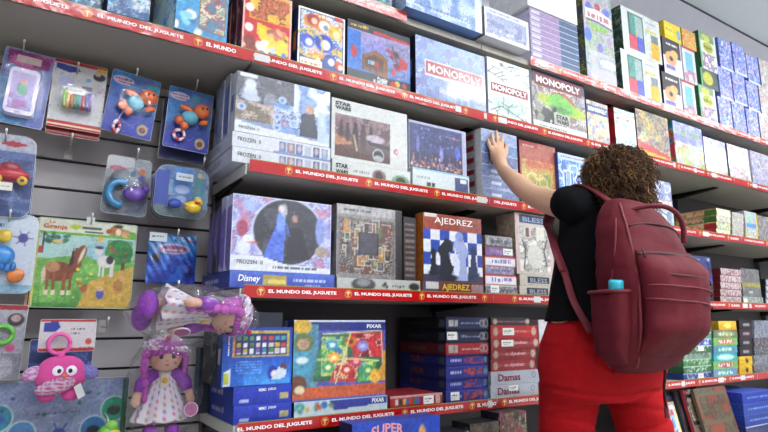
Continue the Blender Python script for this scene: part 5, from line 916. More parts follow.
# 9 farm puzzle
t = hung('farm_puzzle', 'large flat farm animal puzzle with a horse and a cow', 'puzzle', 86, 264, 1.87, .01)
def art_farm(A):
    A.rect(0, 0, 1, 1, '#5c9448'); A.grad('#4c8440', '#7cae58', .0, .55); A.rect(0, .55, 1, .86, '#9cb8bc'); A.noise(4, ['#98b8c0', '#88a8b8', '#a8c0b8'], 3, (0, .55, 1, .84), .7); A.poly([(0, .5), (.2, .56), (.45, .6), (.7, .52), (1, .58), (1, .45), (0, .42)], '#6ca04c'); A.noise(6, ['#58904c', '#78ac58', '#488440', '#8cb868'], 9, (0, .05, .65, .5), .6)
    A.rect(0, .84, 1, 1, '#c4c4b4'); A.rect(0, .82, 1, .85, '#6ca03c'); A.poly([(.7, .82), (.74, .98), (1, .9), (1, .82)], '#6ca03c'); A.rect(.42, .9, .62, .93, '#506058'); A.rect(.45, .86, .64, .885, '#506058'); A.ell(.36, .92, .06, .03, '#a8b840')
    A.ell(.78, .92, .07, .06, '#a86c3c'); A.ell(.8, .9, .03, .04, '#d8c0a8'); A.ell(.88, .88, .05, .04, '#c0906c'); A.ell(.8, .97, .05, .02, '#382c28'); A.ell(.7, .9, .03, .03, '#a04c30')
    A.ell(.83, .66, .15, .15, '#2c7c3c'); A.noise(8, ['#2c7c3c', '#3c8c48', '#246c34'], 5, (.7, .55, .97, .8), .7); A.blobs(7, ['#b03c30'], .012, .016, 6, (.72, .56, .94, .76)); A.rect(.86, .42, .9, .54, '#5c4028'); A.blobs(24, ['#2c6048', '#1c4c38', '#3c7858'], .014, .03, 7, (.07, .72, .3, .83)); A.rect(.05, .6, .07, .84, '#304038'); A.ell(.62, .8, .03, .03, '#d8a828')
    A.poly([(.55, .3), (.8, .42), (1, .5), (1, 0), (.45, 0)], '#b89848'); A.rect(.02, .6, .06, .68, '#a83848'); A.ell(.2, .74, .05, .02, '#c8b070')
    h = '#7c4424'                                              # horse
    A.ell(.24, .4, .15, .11, h); A.poly([(.3, .42), (.38, .68), (.47, .66), (.44, .4)], h); A.ell(.44, .62, .05, .1, h, 1, -.3); A.ell(.45, .6, .016, .09, '#d8c8b0', 1, -.3); A.poly([(.36, .7), (.33, .45), (.38, .5)], '#3c2014'); A.ell(.18, .45, .07, .06, '#a87c58')
    for x in (.14, .2, .3, .36): A.rect(x-.015, .16, x+.018, .38, '#8c5430'); A.rect(x-.018, .14, x+.02, .19, '#d0c0a8')
    A.ell(.1, .36, .02, .09, '#c8b098')
    A.ell(.7, .54, .09, .07, '#d0ccc8'); A.ell(.74, .56, .04, .05, '#302c30'); A.ell(.62, .66, .04, .06, '#c8c4c4'); A.ell(.62, .7, .045, .02, '#383438')
    for x in (.64, .68, .76, .78): A.rect(x-.01, .36, x+.01, .5, '#c8c4c0')
    A.ell(.5, .22, .04, .05, '#9c5c30'); A.ell(.46, .26, .03, .03, '#a86840'); A.ell(.67, .16, .04, .06, '#48589c'); A.ell(.67, .22, .03, .03, '#c8a088'); A.ell(.85, .26, .05, .08, '#a87848'); A.ell(.88, .36, .025, .04, '#c89870'); A.blobs(10, ['#8cc060', '#c8c048'], .01, .02, 3, (.3, .1, .6, .5))
    A.rect(0, 0, .02, .84, '#b8b060'); A.frame(.006, '#4c8c3c')
card(t, .283, .265, art_farm, '#5c9448', th=.003, dens=380, name='puzzle_board')
text(t, 'La', -.112, .117, .016, .009, mat('orange_ink', '#b04c20', .4), y=-.002, bold=.02, name='lettering'); text(t, 'Granja', -.128, .097, .066, .017, mat('orange_ink', '#b04c20', .4), y=-.002, bold=.02, name='lettering')
for k in range(2): card(t, .28, .262, lambda A: A.rect(0, 0, 1, 1, ['#b03440', '#c8a840'][k]), '#b03440', -.007-.005*k, -.002, .008+.006*k, name='puzzle_board_behind')
boxobj('hang_tab', (-.012, -.001, .124), (.012, .001, .145), CARD, t, .0005)
t.scale = (.93, 1, .97)
hook(92, 219, 'wire hook carrying the farm puzzle', 1.85)
# 10 blue bag
t = hung('blue_toy_bag', 'shiny blue bag with a pink-white title, under the duck packs', 'toy pack', 172, 259, 1.87, .0)
A = Art(.15, .155, '#2460a0', 420); A.grad('#1c2c90', '#2c80b4'); A.noise(6, ['#1c3ca0', '#2c58b8', '#142880', '#3c70c8'], 3, (0, 0, 1, .55), .9); A.ell(.5, .7, .33, .11, '#a8a0c0'); A.ell(.5, .7, .29, .08, '#88486c'); A.words(.26, .73, .74, .05, '#303c80', 2); A.words(.3, .67, .7, .05, '#c8a0b8', 3); A.ell(.16, .5, .09, .1, '#243044'); A.ell(.86, .25, .1, .13, '#1c2868'); A.ell(.8, .3, .05, .07, '#6c68b0'); A.line([(.65, .95), (.95, .86)], .04, '#7c2c40')
sheet('bag_front', A, (-.075, 0, -.078), (1, 0, 0), (0, 0, 1), WRAP, t, lambda X, Y: .018*np.sin(np.clip(X, 0, 1)*PI)**.6*np.sin(Y*PI)**.6+.0015*np.sin(X*40+Y*25))
boxobj('bag_back', (-.075, .0008, -.078), (.075, .003, .077), mat('bag_blue', '#1c3470', .3), t)
tg = Art(.052, .028, '#c8ccd0', 500); tg.words(.15, .55, .85, .2, '#606068', 2); sheet('price_tag', tg, (-.074, -.012, .052), (1, 0, 0), (0, 0, 1), INK, t)
hook(178, 235, 'wire hook carrying the shiny blue bag', 1.83)
hook(108, 323, 'empty wire hook under the farm puzzle', 1.86)
# 11 left lower card
t = hung('teether_pack', 'card with a green ring toy cut by the left edge, under the octopus', 'toy pack', 2, 342, 1.86, .02)
card(t, .1, .2, lambda A: (A.rect(0, 0, 1, 1, '#a09ca4'), A.rect(0, .93, 1, 1, '#982430'), A.ell(.75, .8, .2, .09, '#2c2c30'), A.ell(.75, .82, .12, .05, '#b09490'), A.ell(.7, .42, .12, .05, '#c04c80'), A.noise(5, ['#94909c', '#a8a4ac', '#707078'], 3, (.0, 0, 1, .35), .7)), '#a09ca4')
path = [(.0+.022*math.cos(a), -.012, .02+.022*math.sin(a)) for a in [k*PI/10 for k in range(21)]]; tube('green_ring', path, .006, mat('toy_leaf', '#5cac30', .4), t, 8)
dome('blister', rounded(.1, .14, .02), .03, t, -.001)
# 12a sea card behind
t = hung('sea_toy_pack', 'large pale sea-themed pack with round pictures behind the pink owl', 'toy pack', 58, 410, 1.885, .0)
def art_sea(A):
    A.grad('#8c90a0', '#9098b8'); A.noise(4, ['#7880a0', '#8890a8', '#6c7890'], 3, (0, .2, 1, 1), .6)
    for x, y, c, d in ((.11, .6, '#2c8090', '#3c5c98'), (.27, .4, '#4878a0', '#b84848'), (.9, .62, '#2c8c70', '#1c3838'), (.76, .4, '#306c98', '#202c40')): A.ell(x, y, .1, .16, '#b0c0c4'); A.ell(x, y, .09, .145, c); A.ell(x, y-.02, .05, .06, d)
    A.ell(.52, .36, .05, .08, '#2c3c88'); [A.line([(.52, .36), (.52+.09*math.cos(q), .36+.15*math.sin(q))], .018, '#2c3c88') for q in range(7)]
    A.words(.36, .62, .66, .025, '#5c5878', 2); A.poly([(0, .0), (0, .12), (.3, .18), (.6, .1), (1, .2), (1, 0)], '#a87c50'); A.blobs(12, ['#a84838', '#3c6c50', '#b88850', '#3c5c80'], .03, .06, 4, (0, 0, 1, .15)); A.blobs(8, ['#883848', '#3c4878', '#2c6850'], .02, .03, 8, (.05, .6, .95, .95)); A.rect(.96, .1, 1, .98, '#2c5c40')
card(t, .36, .235, art_sea, '#8088a8', z=-.035, dens=360)
card(t, .16, .13, lambda A: (A.rect(0, 0, 1, 1, '#5868a0'), A.noise(4, ['#5060a0', '#6878b0', '#384880'], 3)), '#5868a0', -.005, .13, .004, name='card_top')
hook(58, 338, 'wire hook behind the pink owl', 1.82)
# 12 pink owl plush
t = hung('plush_owl', 'pink plush owl toy with big eyes on a white header card', 'plush toy', 61, 375, 1.80, 0, )
pink = mat('plush_pink', '#c8488c', .95, bump=.5, bscale=180); check = None
def owlbody(v):
    w = v.copy(); w.x *= 1+.12*(1-v.z)*.5
    if v.z > .2: w.z += .25*abs(v.x)**1.3*v.z
    return w
ellobj('body', (0, 0, 0), (.058, .034, .05), pink, t, 28, 18, owlbody)
for s in (-1, 1):
    ellobj('foot', (.028*s-.002, -.008, -.052), (.021, .016, .016), pink, t)
    e = ellobj('eye', (.006+.016*s, -.031, .013), (.0135, .005, .0135), mat('toy_eye_white', '#e8e4ec', .4), t); ellobj('pupil', (.006+.016*s-.003*s, -.0365, .013), (.005, .002, .006), BLACK, e, 10, 8)
    wn = ellobj('wing', (0, 0, 0), (.026, .012, .019), None, t, rot=Matrix.Rotation(.5*s, 3, 'Y')); wn.location = (.067*s, -.004, .006)
    paint(wn, lambda c, s=s: (lin('#c0a8c0') if (int(c.x*260) % 2) ^ (int(c.z*260) % 2) else lin('#a05c90')) if s < 0 else (lin('#8078b0') if int(c.z*240) % 2 else lin('#6860a0')), FUZZ)
bl = ellobj('belly', (0, 0, 0), (.048, .012, .02), None, t, 40, 20, rot=Matrix.Rotation(-.25, 3, 'Y')); bl.location = (-.012, -.031, -.026); paint(bl, lambda c: lin('#b8a0b0') if (int((c.x+1)*300) % 3 == 0) or (int((c.z+1)*300) % 3 == 0) else lin('#a04878'), FUZZ)
ellobj('beak', (.006, -.036, .0), (.006, .005, .006), mat('toy_beak', '#c87838', .8), t, 10, 8)
path = [(-.012+.026*math.cos(a), -.005, .083+.026*math.sin(a)) for a in [k*PI/12 for k in range(25)]]; tube('hanging_ring', path, .0055, mat('ring_pink', '#d04c94', .4), t, 10)
tube('ring_strap', [(-.006, -.005, .06), (-.004, -.002, .045)], .01, pink, t, 10)
tg = plate('fabric_tag', [(.03, -.03), (.046, -.02), (.06, -.052), (.044, -.062)], -.037, -.035, CARD, t)
card(t, .138, .088, lambda A: (A.rect(0, 0, 1, 1, '#c4bcc0'), A.rect(0, 0, 1, .1, '#a82434'), A.rect(0, .93, 1, 1, '#a82434'), A.poly([(.06, .62), (.06, .9), (.3, .93), (.36, .75), (.25, .6)], '#303c90'), A.ell(.88, .3, .06, .1, '#b84c38'), A.words(.55, .7, .8, .05, '#606068', 3), A.words(.55, .56, .7, .04, '#606068', 4), A.words(.72, .12, .95, .04, '#707078', 4)), '#c4bcc0', .008, .105, .012, name='header_card')
# 13, 14 rag dolls
def doll(lab, loc, rot, boot=1.0, tagpos=(.066, -.07, .02)):
    t = thing('rag_doll', loc, lab, 'doll'); t.rotation_euler = rot
    skin = mat('doll_skin', '#c89c88', .7); hairm = mat('doll_hair', '#a848a0', .8, bump=.5, bscale=150, var=.25); vel = mat('doll_velvet', '#7c2c98', .8, bump=.4, bscale=160, var=.25)
    hd = ellobj('head', (0, -.006, .155), (.043, .036, .04), skin, t, 24, 16)
    for s in (-1, 1):
        pt('eye', (.016*s-.002, -.041, .158), (.0055, .003, .0065), '#303848', hd, seg=10, rings=8); ellobj('cheek', (.024*s, -.036, .142), (.008, .003, .006), mat('doll_cheek', '#c87c78', .8), hd, 10, 8)
        ellobj('eyelid', (.016*s-.002, -.0405, .166), (.007, .003, .002), hairm, hd, 8, 6)
    pt('nose', (-.002, -.044, .147), (.003, .003, .003), '#c08070', hd, seg=8, rings=6); ellobj('mouth', (-.002, -.042, .136), (.006, .002, .0018), mat('doll_lips', '#a83c48', .6), hd, 8, 6)
    # hair: fringe, sides, braid
    parts = [ell_geo((0, .006, .165), (.05, .04, .042), 24, 14)]
    for k in range(14):
        a = -1.25+k*.19; x = .046*math.sin(a); y = -.036*math.cos(a)-.004
        parts.append(tube_geo([(x*.5, y*.6, .2), (x*.85, y*1.02, .188), (x*1.08, y*1.1, .168-.008*abs(math.sin(a*2)))], [.008, .0085, .004], 8))
    for k in range(8):
        parts.append(tube_geo([(.04+.002*k, -.012+.006*k, .18), (.054, -.01+.006*k, .15), (.05+.003*(k % 3), -.012+.006*k, .115), (.056, -.008+.005*k, .09)], [.008, .009, .008, .003], 8))
    for k in range(7):
        z = .165-.019*k; parts.append(ell_geo((-.052-.003*math.sin(k*.9), -.018+.003*(k % 2), z), (.0125-.0006*k, .012, .0135), 12, 8))
    V, F = join_geo(parts); meshobj('hair', V, F, hairm, t, True)
    hp = [ell_geo((0, .004, .186), (.05, .044, .03), 28, 14, lambda v: Vector((v.x, v.y, max(v.z, -.2))))]
    for k in range(26):
        a = k*2*PI/26; hp.append(ell_geo((.05*math.cos(a), .003+.042*math.sin(a)*.95, .18-.006*math.cos(a)), (.012, .012, .01+.003*(k % 2)), 8, 6))
    V, F = join_geo(hp); hat = meshobj('hat', V, F, None, t, True)
    def flor(c):
        n = noise.noise(c*140); return lin('#c8c0cc') if n < .18 else (lin('#7c5090') if n < .35 else lin('#b86080'))
    paint(hat, flor, FUZZ); ellobj('hat_flower', (-.003, -.042, .207), (.007, .006, .007), mat('toy_red', '#b02840', .7), hat, 10, 8)
    # dress
    n = 36; prof = [(.02, .118), (.03, .1), (.034, .085), (.044, .06), (.062, .025), (.074, -.01)]; V = []; F = []
    for j, (r, z) in enumerate(prof):
        for k in range(n):
            a = 2*PI*k/n; rr = r*(1+(.09*math.sin(a*9)*j/5 if j > 2 else 0)); V.append(Vector((rr*math.cos(a), rr*.62*math.sin(a), z+(.003*math.sin(a*9) if j == 5 else 0))))
    for j in range(len(prof)-1):
        for k in range(n): F.append((j*n+k, (j+1)*n+k, (j+1)*n+(k+1) % n, j*n+(k+1) % n))
    F.append(tuple((len(prof)-1)*n+k for k in range(n)))
    me = meshobj('dress', V, F, None, t, True)
    md = me.modifiers.new('s', 'SUBSURF'); md.levels = 2; dg = bpy.context.evaluated_depsgraph_get(); m2 = bpy.data.meshes.new_from_object(me.evaluated_get(dg)); me.modifiers.clear(); me.data = m2
    def hearts(c):
        if c.z > .112: return lin('#b8b0b8')
        a = math.atan2(c.y/.62, c.x)*9/PI; b_ = c.z/.018; fa, fb = a % 1-.5, (b_+.5*(int(a // 1) % 2)) % 1-.5; d = (fa*fa*1.4+fb*fb)**.5
        return lin(['#c0588c', '#8c5ca8', '#b87848', '#c87090'][(int(a // 1)*3+int(b_ // 1)) % 4]) if d < .27 else lin('#c8c4cc')
    paint(me, hearts, FUZZ)
    fl = ellobj('dress_flower', (-.002, -.026, .095), (.008, .004, .008), mat('toy_flower', '#c89820', .7), me, 10, 8); boxobj('dress_bib', (-.013, -.0255, .075), (.009, -.018, .112), mat('bib_cloth', '#c8bcb0', .8), me, .002)
    for s in (-1, 1):
        V, F = join_geo([tube_geo([(.018*s, -.002, .112), (.042*s, -.004, .105), (.056*s, -.008, .085), (.062*s, -.012, .066)], [.016, .018, .019, .015], 14)]); meshobj('sleeve', V, F, vel, t, True)
        V, F = join_geo([tube_geo([(.062*s, -.012, .07), (.069*s, -.016, .05), (.073*s, -.018, .038)], [.01, .0115, .006], 12), ell_geo((.07*s, -.018, .042), (.0125, .011, .013), 12, 8)]); meshobj('hand', V, F, skin, t, True)
        V, F = join_geo([tube_geo([(.024*s, 0, 0), (.026*s, -.002, -.03)], .012, 12)]); meshobj('leg', V, F, skin, t, True)
        ellobj('boot', (.028*s, -.01, -.035-.012*(boot-1)), (.019*boot, .026*boot, .017*boot), vel, t, 16, 10)
    A = Art(.036, .036, '#c8b0bc', 700); A.rect(0, 0, 1, 1, '#a08098'); tgm = plate('round_tag', [(.0195*math.cos(a*PI/12), .0195*math.sin(a*PI/12)) for a in range(24)], -.002, 0, mat('tag_rim', '#d0b8c8', .4), t); tgm.location = tagpos
    plate('tag_print', [(.0165*math.cos(a*PI/12), .0165*math.sin(a*PI/12)) for a in range(24)], -.0028, -.0018, mat('tag_pink', '#a05c84', .4), tgm)
    text(tgm, 'doll', -.011, -.004, .022, .009, mat('tag_write', '#d8c0cc', .4), y=-.0032) if 0 else None
    def crink(v): return v*(1+.07*noise.noise(v*6)+.03*noise.noise(v*17))
    V, F = ell_geo((.003, -.008, .075), (.1, .06, .155), 48, 30, crink); meshobj('clear_bag', V, F, FILM, t, False)
    return t
R60 = math.radians(62)
q = at(161, 416, 1.80); du = doll('rag doll with purple hair upright in a clear bag, heart-print dress', (q.x, 1.80, q.z), (0, 0, 0), 1.0, (.066, -.045, .018))
q = at(183, 309, 1.60); du.scale = (1.08, 1.08, 1.08)
dl = doll('rag doll with purple hair lying sideways in a clear bag above the upright doll', (q.x-.06, 1.80, q.z+.016), (0, 0, 0), 1.35, (-.02, -.066, .04))
dl.matrix_world = Matrix.Translation((q.x-.058, 1.57, q.z+.0)) @ Matrix.Rotation(PI/2+.1, 4, 'Y') @ Matrix.Rotation(R60, 4, 'Z') @ Matrix.Scale(1.12, 4)
hook(160, 334, 'wire hook carrying the upright rag doll', 1.82)
hook(178, 287, 'long wire hook carrying the lying rag doll', 1.62)
# 15 green and yellow toy at the bottom
t = hung('frog_rattle', 'green and yellow toy top peeking up at the bottom edge', 'toy', 108, 437, 1.78, 0)
pt('toy_head', (0, 0, 0), (.032, .02, .034), '#5c9c30', t, .6); pt('toy_crest', (.006, -.006, .03), (.016, .012, .014), '#6cac38', t, .6); pt('toy_belly', (.012, -.014, -.006), (.024, .012, .026), '#c8b838', t, .6); tube('hang_loop', [(0, .01, .03), (0, .03, .045), (0, .1, .05)], .002, tipw, t, 6)

# ------------------------------------------------------------------ the woman reaching for a box
WB = Vector((1.552, 1.174, 0)); AZ = math.radians(12)
WR = Vector((math.cos(AZ), -math.sin(AZ), 0)); WF = Vector((math.sin(AZ), math.cos(AZ), 0))
def toloc(p): p = Vector(p)-WB; return Vector((p.dot(WR), p.dot(WF), p.z))
def lp(u, v, t): return toloc(atd(u, v, t))
def remesh(name, geos, m, parent, vox=.005, smooth=3, disp=None, seed=0):
    V, F = join_geo(geos); o = meshobj(name, V, F, m, None, True)
    md = o.modifiers.new('r', 'REMESH'); md.mode = 'VOXEL'; md.voxel_size = vox; md.adaptivity = 0; md.use_smooth_shade = True
    if smooth: s = o.modifiers.new('s', 'SMOOTH'); s.factor = .5; s.iterations = smooth
    dg = bpy.context.evaluated_depsgraph_get(); me = bpy.data.meshes.new_from_object(o.evaluated_get(dg)); o.modifiers.clear(); o.data = me
    if not me.materials: me.materials.append(m)
    if disp:
        nrm = [v.normal.copy() for v in me.vertices]
        for v, n_ in zip(me.vertices, nrm): v.co += n_*disp(v.co)
    me.polygons.foreach_set('use_smooth', [True]*len(me.polygons)); o.parent = parent; return o
def rings(lst, seg=28, ex=2.0):
    """closed horizontal-ring loft: (cx, cy, z, rx, ry)"""
    V = []; F = []
    for (cx, cy, z, rx, ry) in lst:
        for k in range(seg):
            a = 2*PI*k/seg; c, s = math.cos(a), math.sin(a)
            V.append(Vector((cx+rx*math.copysign(abs(c)**(2/ex), c), cy+ry*math.copysign(abs(s)**(2/ex), s), z)))
    n = len(lst)
    for i in range(n-1):
        for k in range(seg): F.append((i*seg+k, i*seg+(k+1) % seg, (i+1)*seg+(k+1) % seg, (i+1)*seg+k))
    F.append(tuple(range(seg))[::-1]); F.append(tuple((n-1)*seg+k for k in range(seg))); return V, F
def limb(path, rad, seg=16):
    pts = [Vector(p) for p in path]; P_ = []; R_ = []            # smooth the chain
    n = len(pts)
    for i in range(n-1):
        p0, p1, p2, p3 = pts[max(i-1, 0)], pts[i], pts[i+1], pts[min(i+2, n-1)]
        for k in range(6):
            t = k/6; P_.append(.5*((2*p1)+(p2-p0)*t+(2*p0-5*p1+4*p2-p3)*t*t+(3*p1-p0-3*p2+p3)*t**3)); R_.append(rad[i]*(1-t)+rad[i+1]*t)
    P_.append(pts[-1]); R_.append(rad[-1]); return tube_geo(P_, R_, seg)
wo = thing('person', WB, 'woman with curly brown hair, black t-shirt and red trousers reaching up to the shelf', 'person'); wo.rotation_euler.z = -AZ
skin = mat('skin', '#c79a7c', .55, bump=.08, bscale=220)
SH = Vector((-.083, -.02, 1.368)); EL = lp(531, 194, 1.985); WRI = toloc(at(503, 170, 1.585)); PALM = toloc(at(497.5, 153, 1.626))
HD = Vector((.064, -.05, 1.437))
def finger(root, mid, tip, r):
    root, mid, tip = Vector(root), Vector(mid), Vector(tip)
    return [limb([root, (root+mid)/2+Vector((0, -.003, 0)), mid, tip], [r*1.12, r*1.05, r, r*.8], 12), ell_geo(tip, (r*.82, r*.8, r*.9), 12, 8)]
def ph(u, v, Y): return toloc(at(u, v, Y))
# hand flat against the box fronts: four fingers up, thumb out to the right
hand = [limb([WRI, ph(500.5, 163, 1.612), ph(498, 156, 1.626), ph(497, 150, 1.634)], [.024, .027, .032, .026], 16),
        ell_geo(ph(494.5, 153.5, 1.63), (.02, .013, .034), 14, 10), ell_geo(ph(500, 154, 1.63), (.021, .014, .036), 14, 10)]
hand += finger(ph(491.5, 151, 1.634), ph(488.8, 144.5, 1.637), ph(487.6, 139.5, 1.641), .0078)
hand += finger(ph(494.2, 149, 1.634), ph(492.4, 140, 1.636), ph(491.8, 133.8, 1.642), .0088)
hand += finger(ph(497.6, 148.5, 1.634), ph(497.2, 139, 1.635), ph(496.4, 131.5, 1.641), .0092)
hand += finger(ph(500.8, 149.5, 1.634), ph(501.8, 141.5, 1.635), ph(502.6, 136, 1.641), .0088)
hand += [limb([ph(502, 158, 1.624), ph(505, 153, 1.63), ph(506, 148, 1.634), ph(505.4, 143.5, 1.64)], [.014, .0125, .0105, .009], 12)]
arm = limb([SH+Vector((.05, 0, 0)), SH, SH*.45+EL*.55+Vector((0, 0, -.008)), EL, EL*.6+WRI*.4+Vector((0, 0, -.004)), WRI], [.06, .05, .044, .037, .037, .0245], 18)
SR = Vector((.185, .0, 1.36)); ER = Vector((.225, .01, 1.12)); WRr = Vector((.18, .19, 1.02))
armr = limb([SR-Vector((.05, 0, 0)), SR, (SR+ER)/2, ER, (ER+WRr)/2, WRr], [.06, .05, .043, .037, .036, .024], 18)
handr = [ell_geo(WRr+Vector((-.02, .06, -.0)), (.036, .048, .015), 14, 10)]
for k in range(4):
    r0 = WRr+Vector((-.045+.017*k, .095, 0)); handr += finger(r0, r0+Vector((-.004, .03, -.004)), r0+Vector((-.006, .045+.006*(k in (1, 2)), -.022)), .0082)
r0 = WRr+Vector((-.05, .04, .004)); handr += [limb([WRr+Vector((-.02, .03, 0)), r0, r0+Vector((-.02, .025, -.006)), r0+Vector((-.022, .045, -.012))], [.014, .012, .0105, .009], 12)]
head = [ell_geo(HD, (.072, .092, .103), 32, 22), ell_geo(HD+Vector((0, .02, -.055)), (.055, .068, .055), 24, 16), ell_geo(HD+Vector((0, .1, -.018)), (.012, .016, .02), 12, 8), ell_geo(HD+Vector((0, .093, -.052)), (.024, .01, .009), 12, 8),
        limb([Vector((.045, -.01, 1.33)), HD+Vector((-.01, -.005, -.07))], [.062, .052], 20)]
for s in (-1, 1): head += [ell_geo(HD+Vector((.073*s, 0, -.01)), (.01, .02, .032), 12, 8), ell_geo(HD+Vector((.028*s, .078, .022)), (.022, .014, .006), 12, 8)]
torso = [rings([(0, 0, .86, .16, .11), (0, 0, .95, .17, .115), (0, 0, 1.06, .135, .095), (.03, 0, 1.2, .122, .095), (.05, 0, 1.3, .13, .097), (.05, 0, 1.37, .125, .082), (.045, 0, 1.41, .08, .06)], 28, 2.2)]
leg = []; LY = {-1: .07, 1: -.09}      # left foot forward, right foot back
for s in (-1, 1): leg += [limb([(.09*s, 0, .9), (.103*s, LY[s]*.5, .7), (.1*s, LY[s], .47), (.1*s, LY[s]-.02, .3), (.1*s, LY[s]-.03, .07)], [.085, .068, .05, .05, .034], 20), ell_geo((.1*s, LY[s]+.03, .04), (.04, .105, .035), 16, 10)]
body = remesh('body', hand+[arm, armr]+handr+head+torso+leg, skin, wo, .0042, 3)
eye = mat('eye_white', '#e4e0dc', .2); iris = mat('iris', '#4a3020', .2); lipm = mat('lips', '#a8605a', .5)
for s in (-1, 1):
    e = ellobj('eye', HD+Vector((.029*s, .083, .006)), (.0125, .008, .0085), eye, wo, 14, 10); ellobj('iris', HD+Vector((.029*s, .0895, .006)), (.0055, .002, .0055), iris, e, 10, 8)
    tube('eyebrow', [HD+Vector((.012*s, .093, .026)), HD+Vector((.03*s, .092, .032)), HD+Vector((.047*s, .08, .026))], .003, mat('brow', '#3c281c', .8), wo, 6)
ellobj('mouth', HD+Vector((0, .1, -.052)), (.02, .005, .006), lipm, wo, 14, 8)
# trousers
red = mat('red_trousers', '#9c050e', .85, spec=.2, bump=.25, bscale=25, var=.1)
def rumple(c):
    r = .004*noise.noise(c*11)+.004*noise.noise(Vector((c.x*9, c.y*9, c.z*30)))
    for z0, sl_, dp in ((.795, .1, .009), (.74, -.15, .004), (.70, .2, .004), (.64, -.2, .004), (.9, .25, .003)):
        if c.y < .03: r -= dp*math.exp(-((c.z-z0-sl_*(abs(c.x)-.1)+.01*noise.noise(c*9))/.006)**2)
    return r
tg_ = [rings([(.01, 0, 1.045, .143, .112), (.008, 0, 1.0, .162, .12), (0, -.01, .93, .196, .14), (0, -.012, .86, .203, .145), (0, -.008, .8, .2, .13), (0, -.003, .765, .188, .11)], 32, 2.3)]
for s in (-1, 1):
    tg_ += [ell_geo((.088*s, -.062, .885), (.1, .088, .1), 24, 16), limb([(.1*s, -.005, .87), (.104*s, LY[s]*.45, .74), (.104*s, LY[s]*.75, .62), (.1*s, LY[s], .47), (.1*s, LY[s]-.02, .3), (.1*s, LY[s]-.025, .1)], [.1, .087, .078, .068, .066, .06], 24)]
pants = remesh('trousers', tg_, red, wo, .007, 4, rumple)
tube('trouser_seam', [(0, -.148, 1.04), (0, -.146, .98), (0, -.143, .9), (0, -.125, .84), (0, -.09, .79)], .0025, red, pants, 6)
pts = [(.01+.145*math.cos(a), .113*math.sin(a), 1.042) for a in [k*PI/16 for k in range(33)]]; tube('waistband', pts, .009, red, pants, 8)
for s in (-1, 1): tube('back_pocket_seam', [(.045*s, -.15, .97), (.12*s, -.135, .975), (.125*s, -.145, .88), (.085*s, -.152, .855), (.05*s, -.155, .88)], .002, red, pants, 6)
# t-shirt
blk = mat('black_cotton', '#07070b', .9, spec=.15, bump=.2, bscale=20, var=.2)
sl = SH*.76+EL*.24
ts = [rings([(.01, 0, 1.0, .174, .134), (.01, 0, 1.05, .158, .124), (.02, 0, 1.14, .148, .114), (.045, 0, 1.25, .142, .112), (.055, 0, 1.33, .146, .11), (.052, 0, 1.375, .14, .094), (.045, 0, 1.405, .105, .076), (.045, 0, 1.425, .066, .06)], 32, 2.4),
      limb([SH+Vector((.07, 0, -.01)), SH, (SH+sl)/2, sl], [.072, .064, .057, .054], 20), limb([SR-Vector((.07, 0, 0)), SR, (SR+ER)/2+Vector((0, 0, .02))], [.07, .062, .056], 20)]
shirt = remesh('t_shirt', ts, blk, wo, .006, 4, lambda c: .006*noise.noise(c*10)+.004*noise.noise(Vector((c.x*20, c.y*20, c.z*8))))
# shoes
for s in (-1, 1):
    V, F = join_geo([ell_geo((.1*s, LY[s]+.025, .045), (.05, .135, .045), 20, 12, lambda v: Vector((v.x, v.y, max(v.z, -.8)))), ell_geo((.1*s, LY[s]-.055, .07), (.042, .06, .05), 16, 10)]); sh = meshobj('shoe', V, F, mat('shoe_canvas', '#3a3a42', .7), wo, True)
    boxobj('sole', (.1*s-.045, LY[s]-.11, .0), (.1*s+.045, LY[s]+.155, .018), mat('sole_white', '#d0ccc8', .6), sh, .008)
# hair
rs = random.Random(11); hp = []
HC = HD+Vector((0, -.018, .012))
def hairblob(v): return v*(1+.1*noise.noise(v*2.6)+.05*noise.noise(v*7))
V, F = join_geo([ell_geo(HC, (.082, .1, .104), 48, 32, hairblob), ell_geo(HC+Vector((0, -.03, -.085)), (.076, .058, .08), 32, 20, hairblob)])
V = [v if not (v.y > HD.y+.055 and v.z < HD.z+.045 and abs(v.x-HD.x) < .062) else Vector((v.x, HD.y+.05, v.z)) for v in V]
hair = meshobj('hair', V, F, None, wo, True)
hcol = ['#3a2415', '#4c311b', '#684522', '#86602e', '#a57c42']
paint(hair, lambda c: lin('#2a1b12'), FUZZ)
geos = []; cols_ = []
for i in range(2600):
    th = rs.uniform(0, 2*PI); zz = rs.uniform(-.95, 1.0); r_ = math.sqrt(1-zz*zz); d = Vector((r_*math.cos(th), r_*math.sin(th), zz))
    if d.y > .5 and zz < .38: continue
    p = HC+Vector((d.x*.08, d.y*.094, d.z*.1)); 
    if zz < -.1: p.z -= .055*rs.random(); p.y -= .01
    down = Vector((0, 0, -1)); tdir = (down - d*down.dot(d)); tdir = tdir.normalized() if tdir.length > .05 else Vector((rs.uniform(-1, 1), rs.uniform(-1, 1), 0)).normalized()
    tdir = (tdir+Vector((rs.uniform(-.7, .7), rs.uniform(-.7, .7), rs.uniform(-.3, .5)))).normalized(); side = d.cross(tdir)
    L = rs.uniform(.03, .065); fr = rs.uniform(1.2, 2.6); am = rs.uniform(.004, .009); ph0 = rs.uniform(0, 6); path = []
    for k in range(10):
        s = k/9; path.append(p+tdir*L*s+d*(.004+.012*math.sin(s*PI)+am*math.cos(ph0+s*fr*2*PI))+side*am*math.sin(ph0+s*fr*2*PI)+Vector((0, 0, -.012*s*s)))
    rad = rs.uniform(.0012, .0024); V, F = tube_geo(path, [rad*(1-.7*(k/9)**2) for k in range(10)], 4, cap=False); geos.append((V, F)); c = hcol[min(4, int(abs(rs.gauss(1.4, 1.2))))]; cols_ += [lin(c)]*len(V)
V, F = join_geo(geos); cu = meshobj('curls', V, F, None, hair, True); it = iter(cols_); paint(cu, lambda c: next(it), FUZZ)

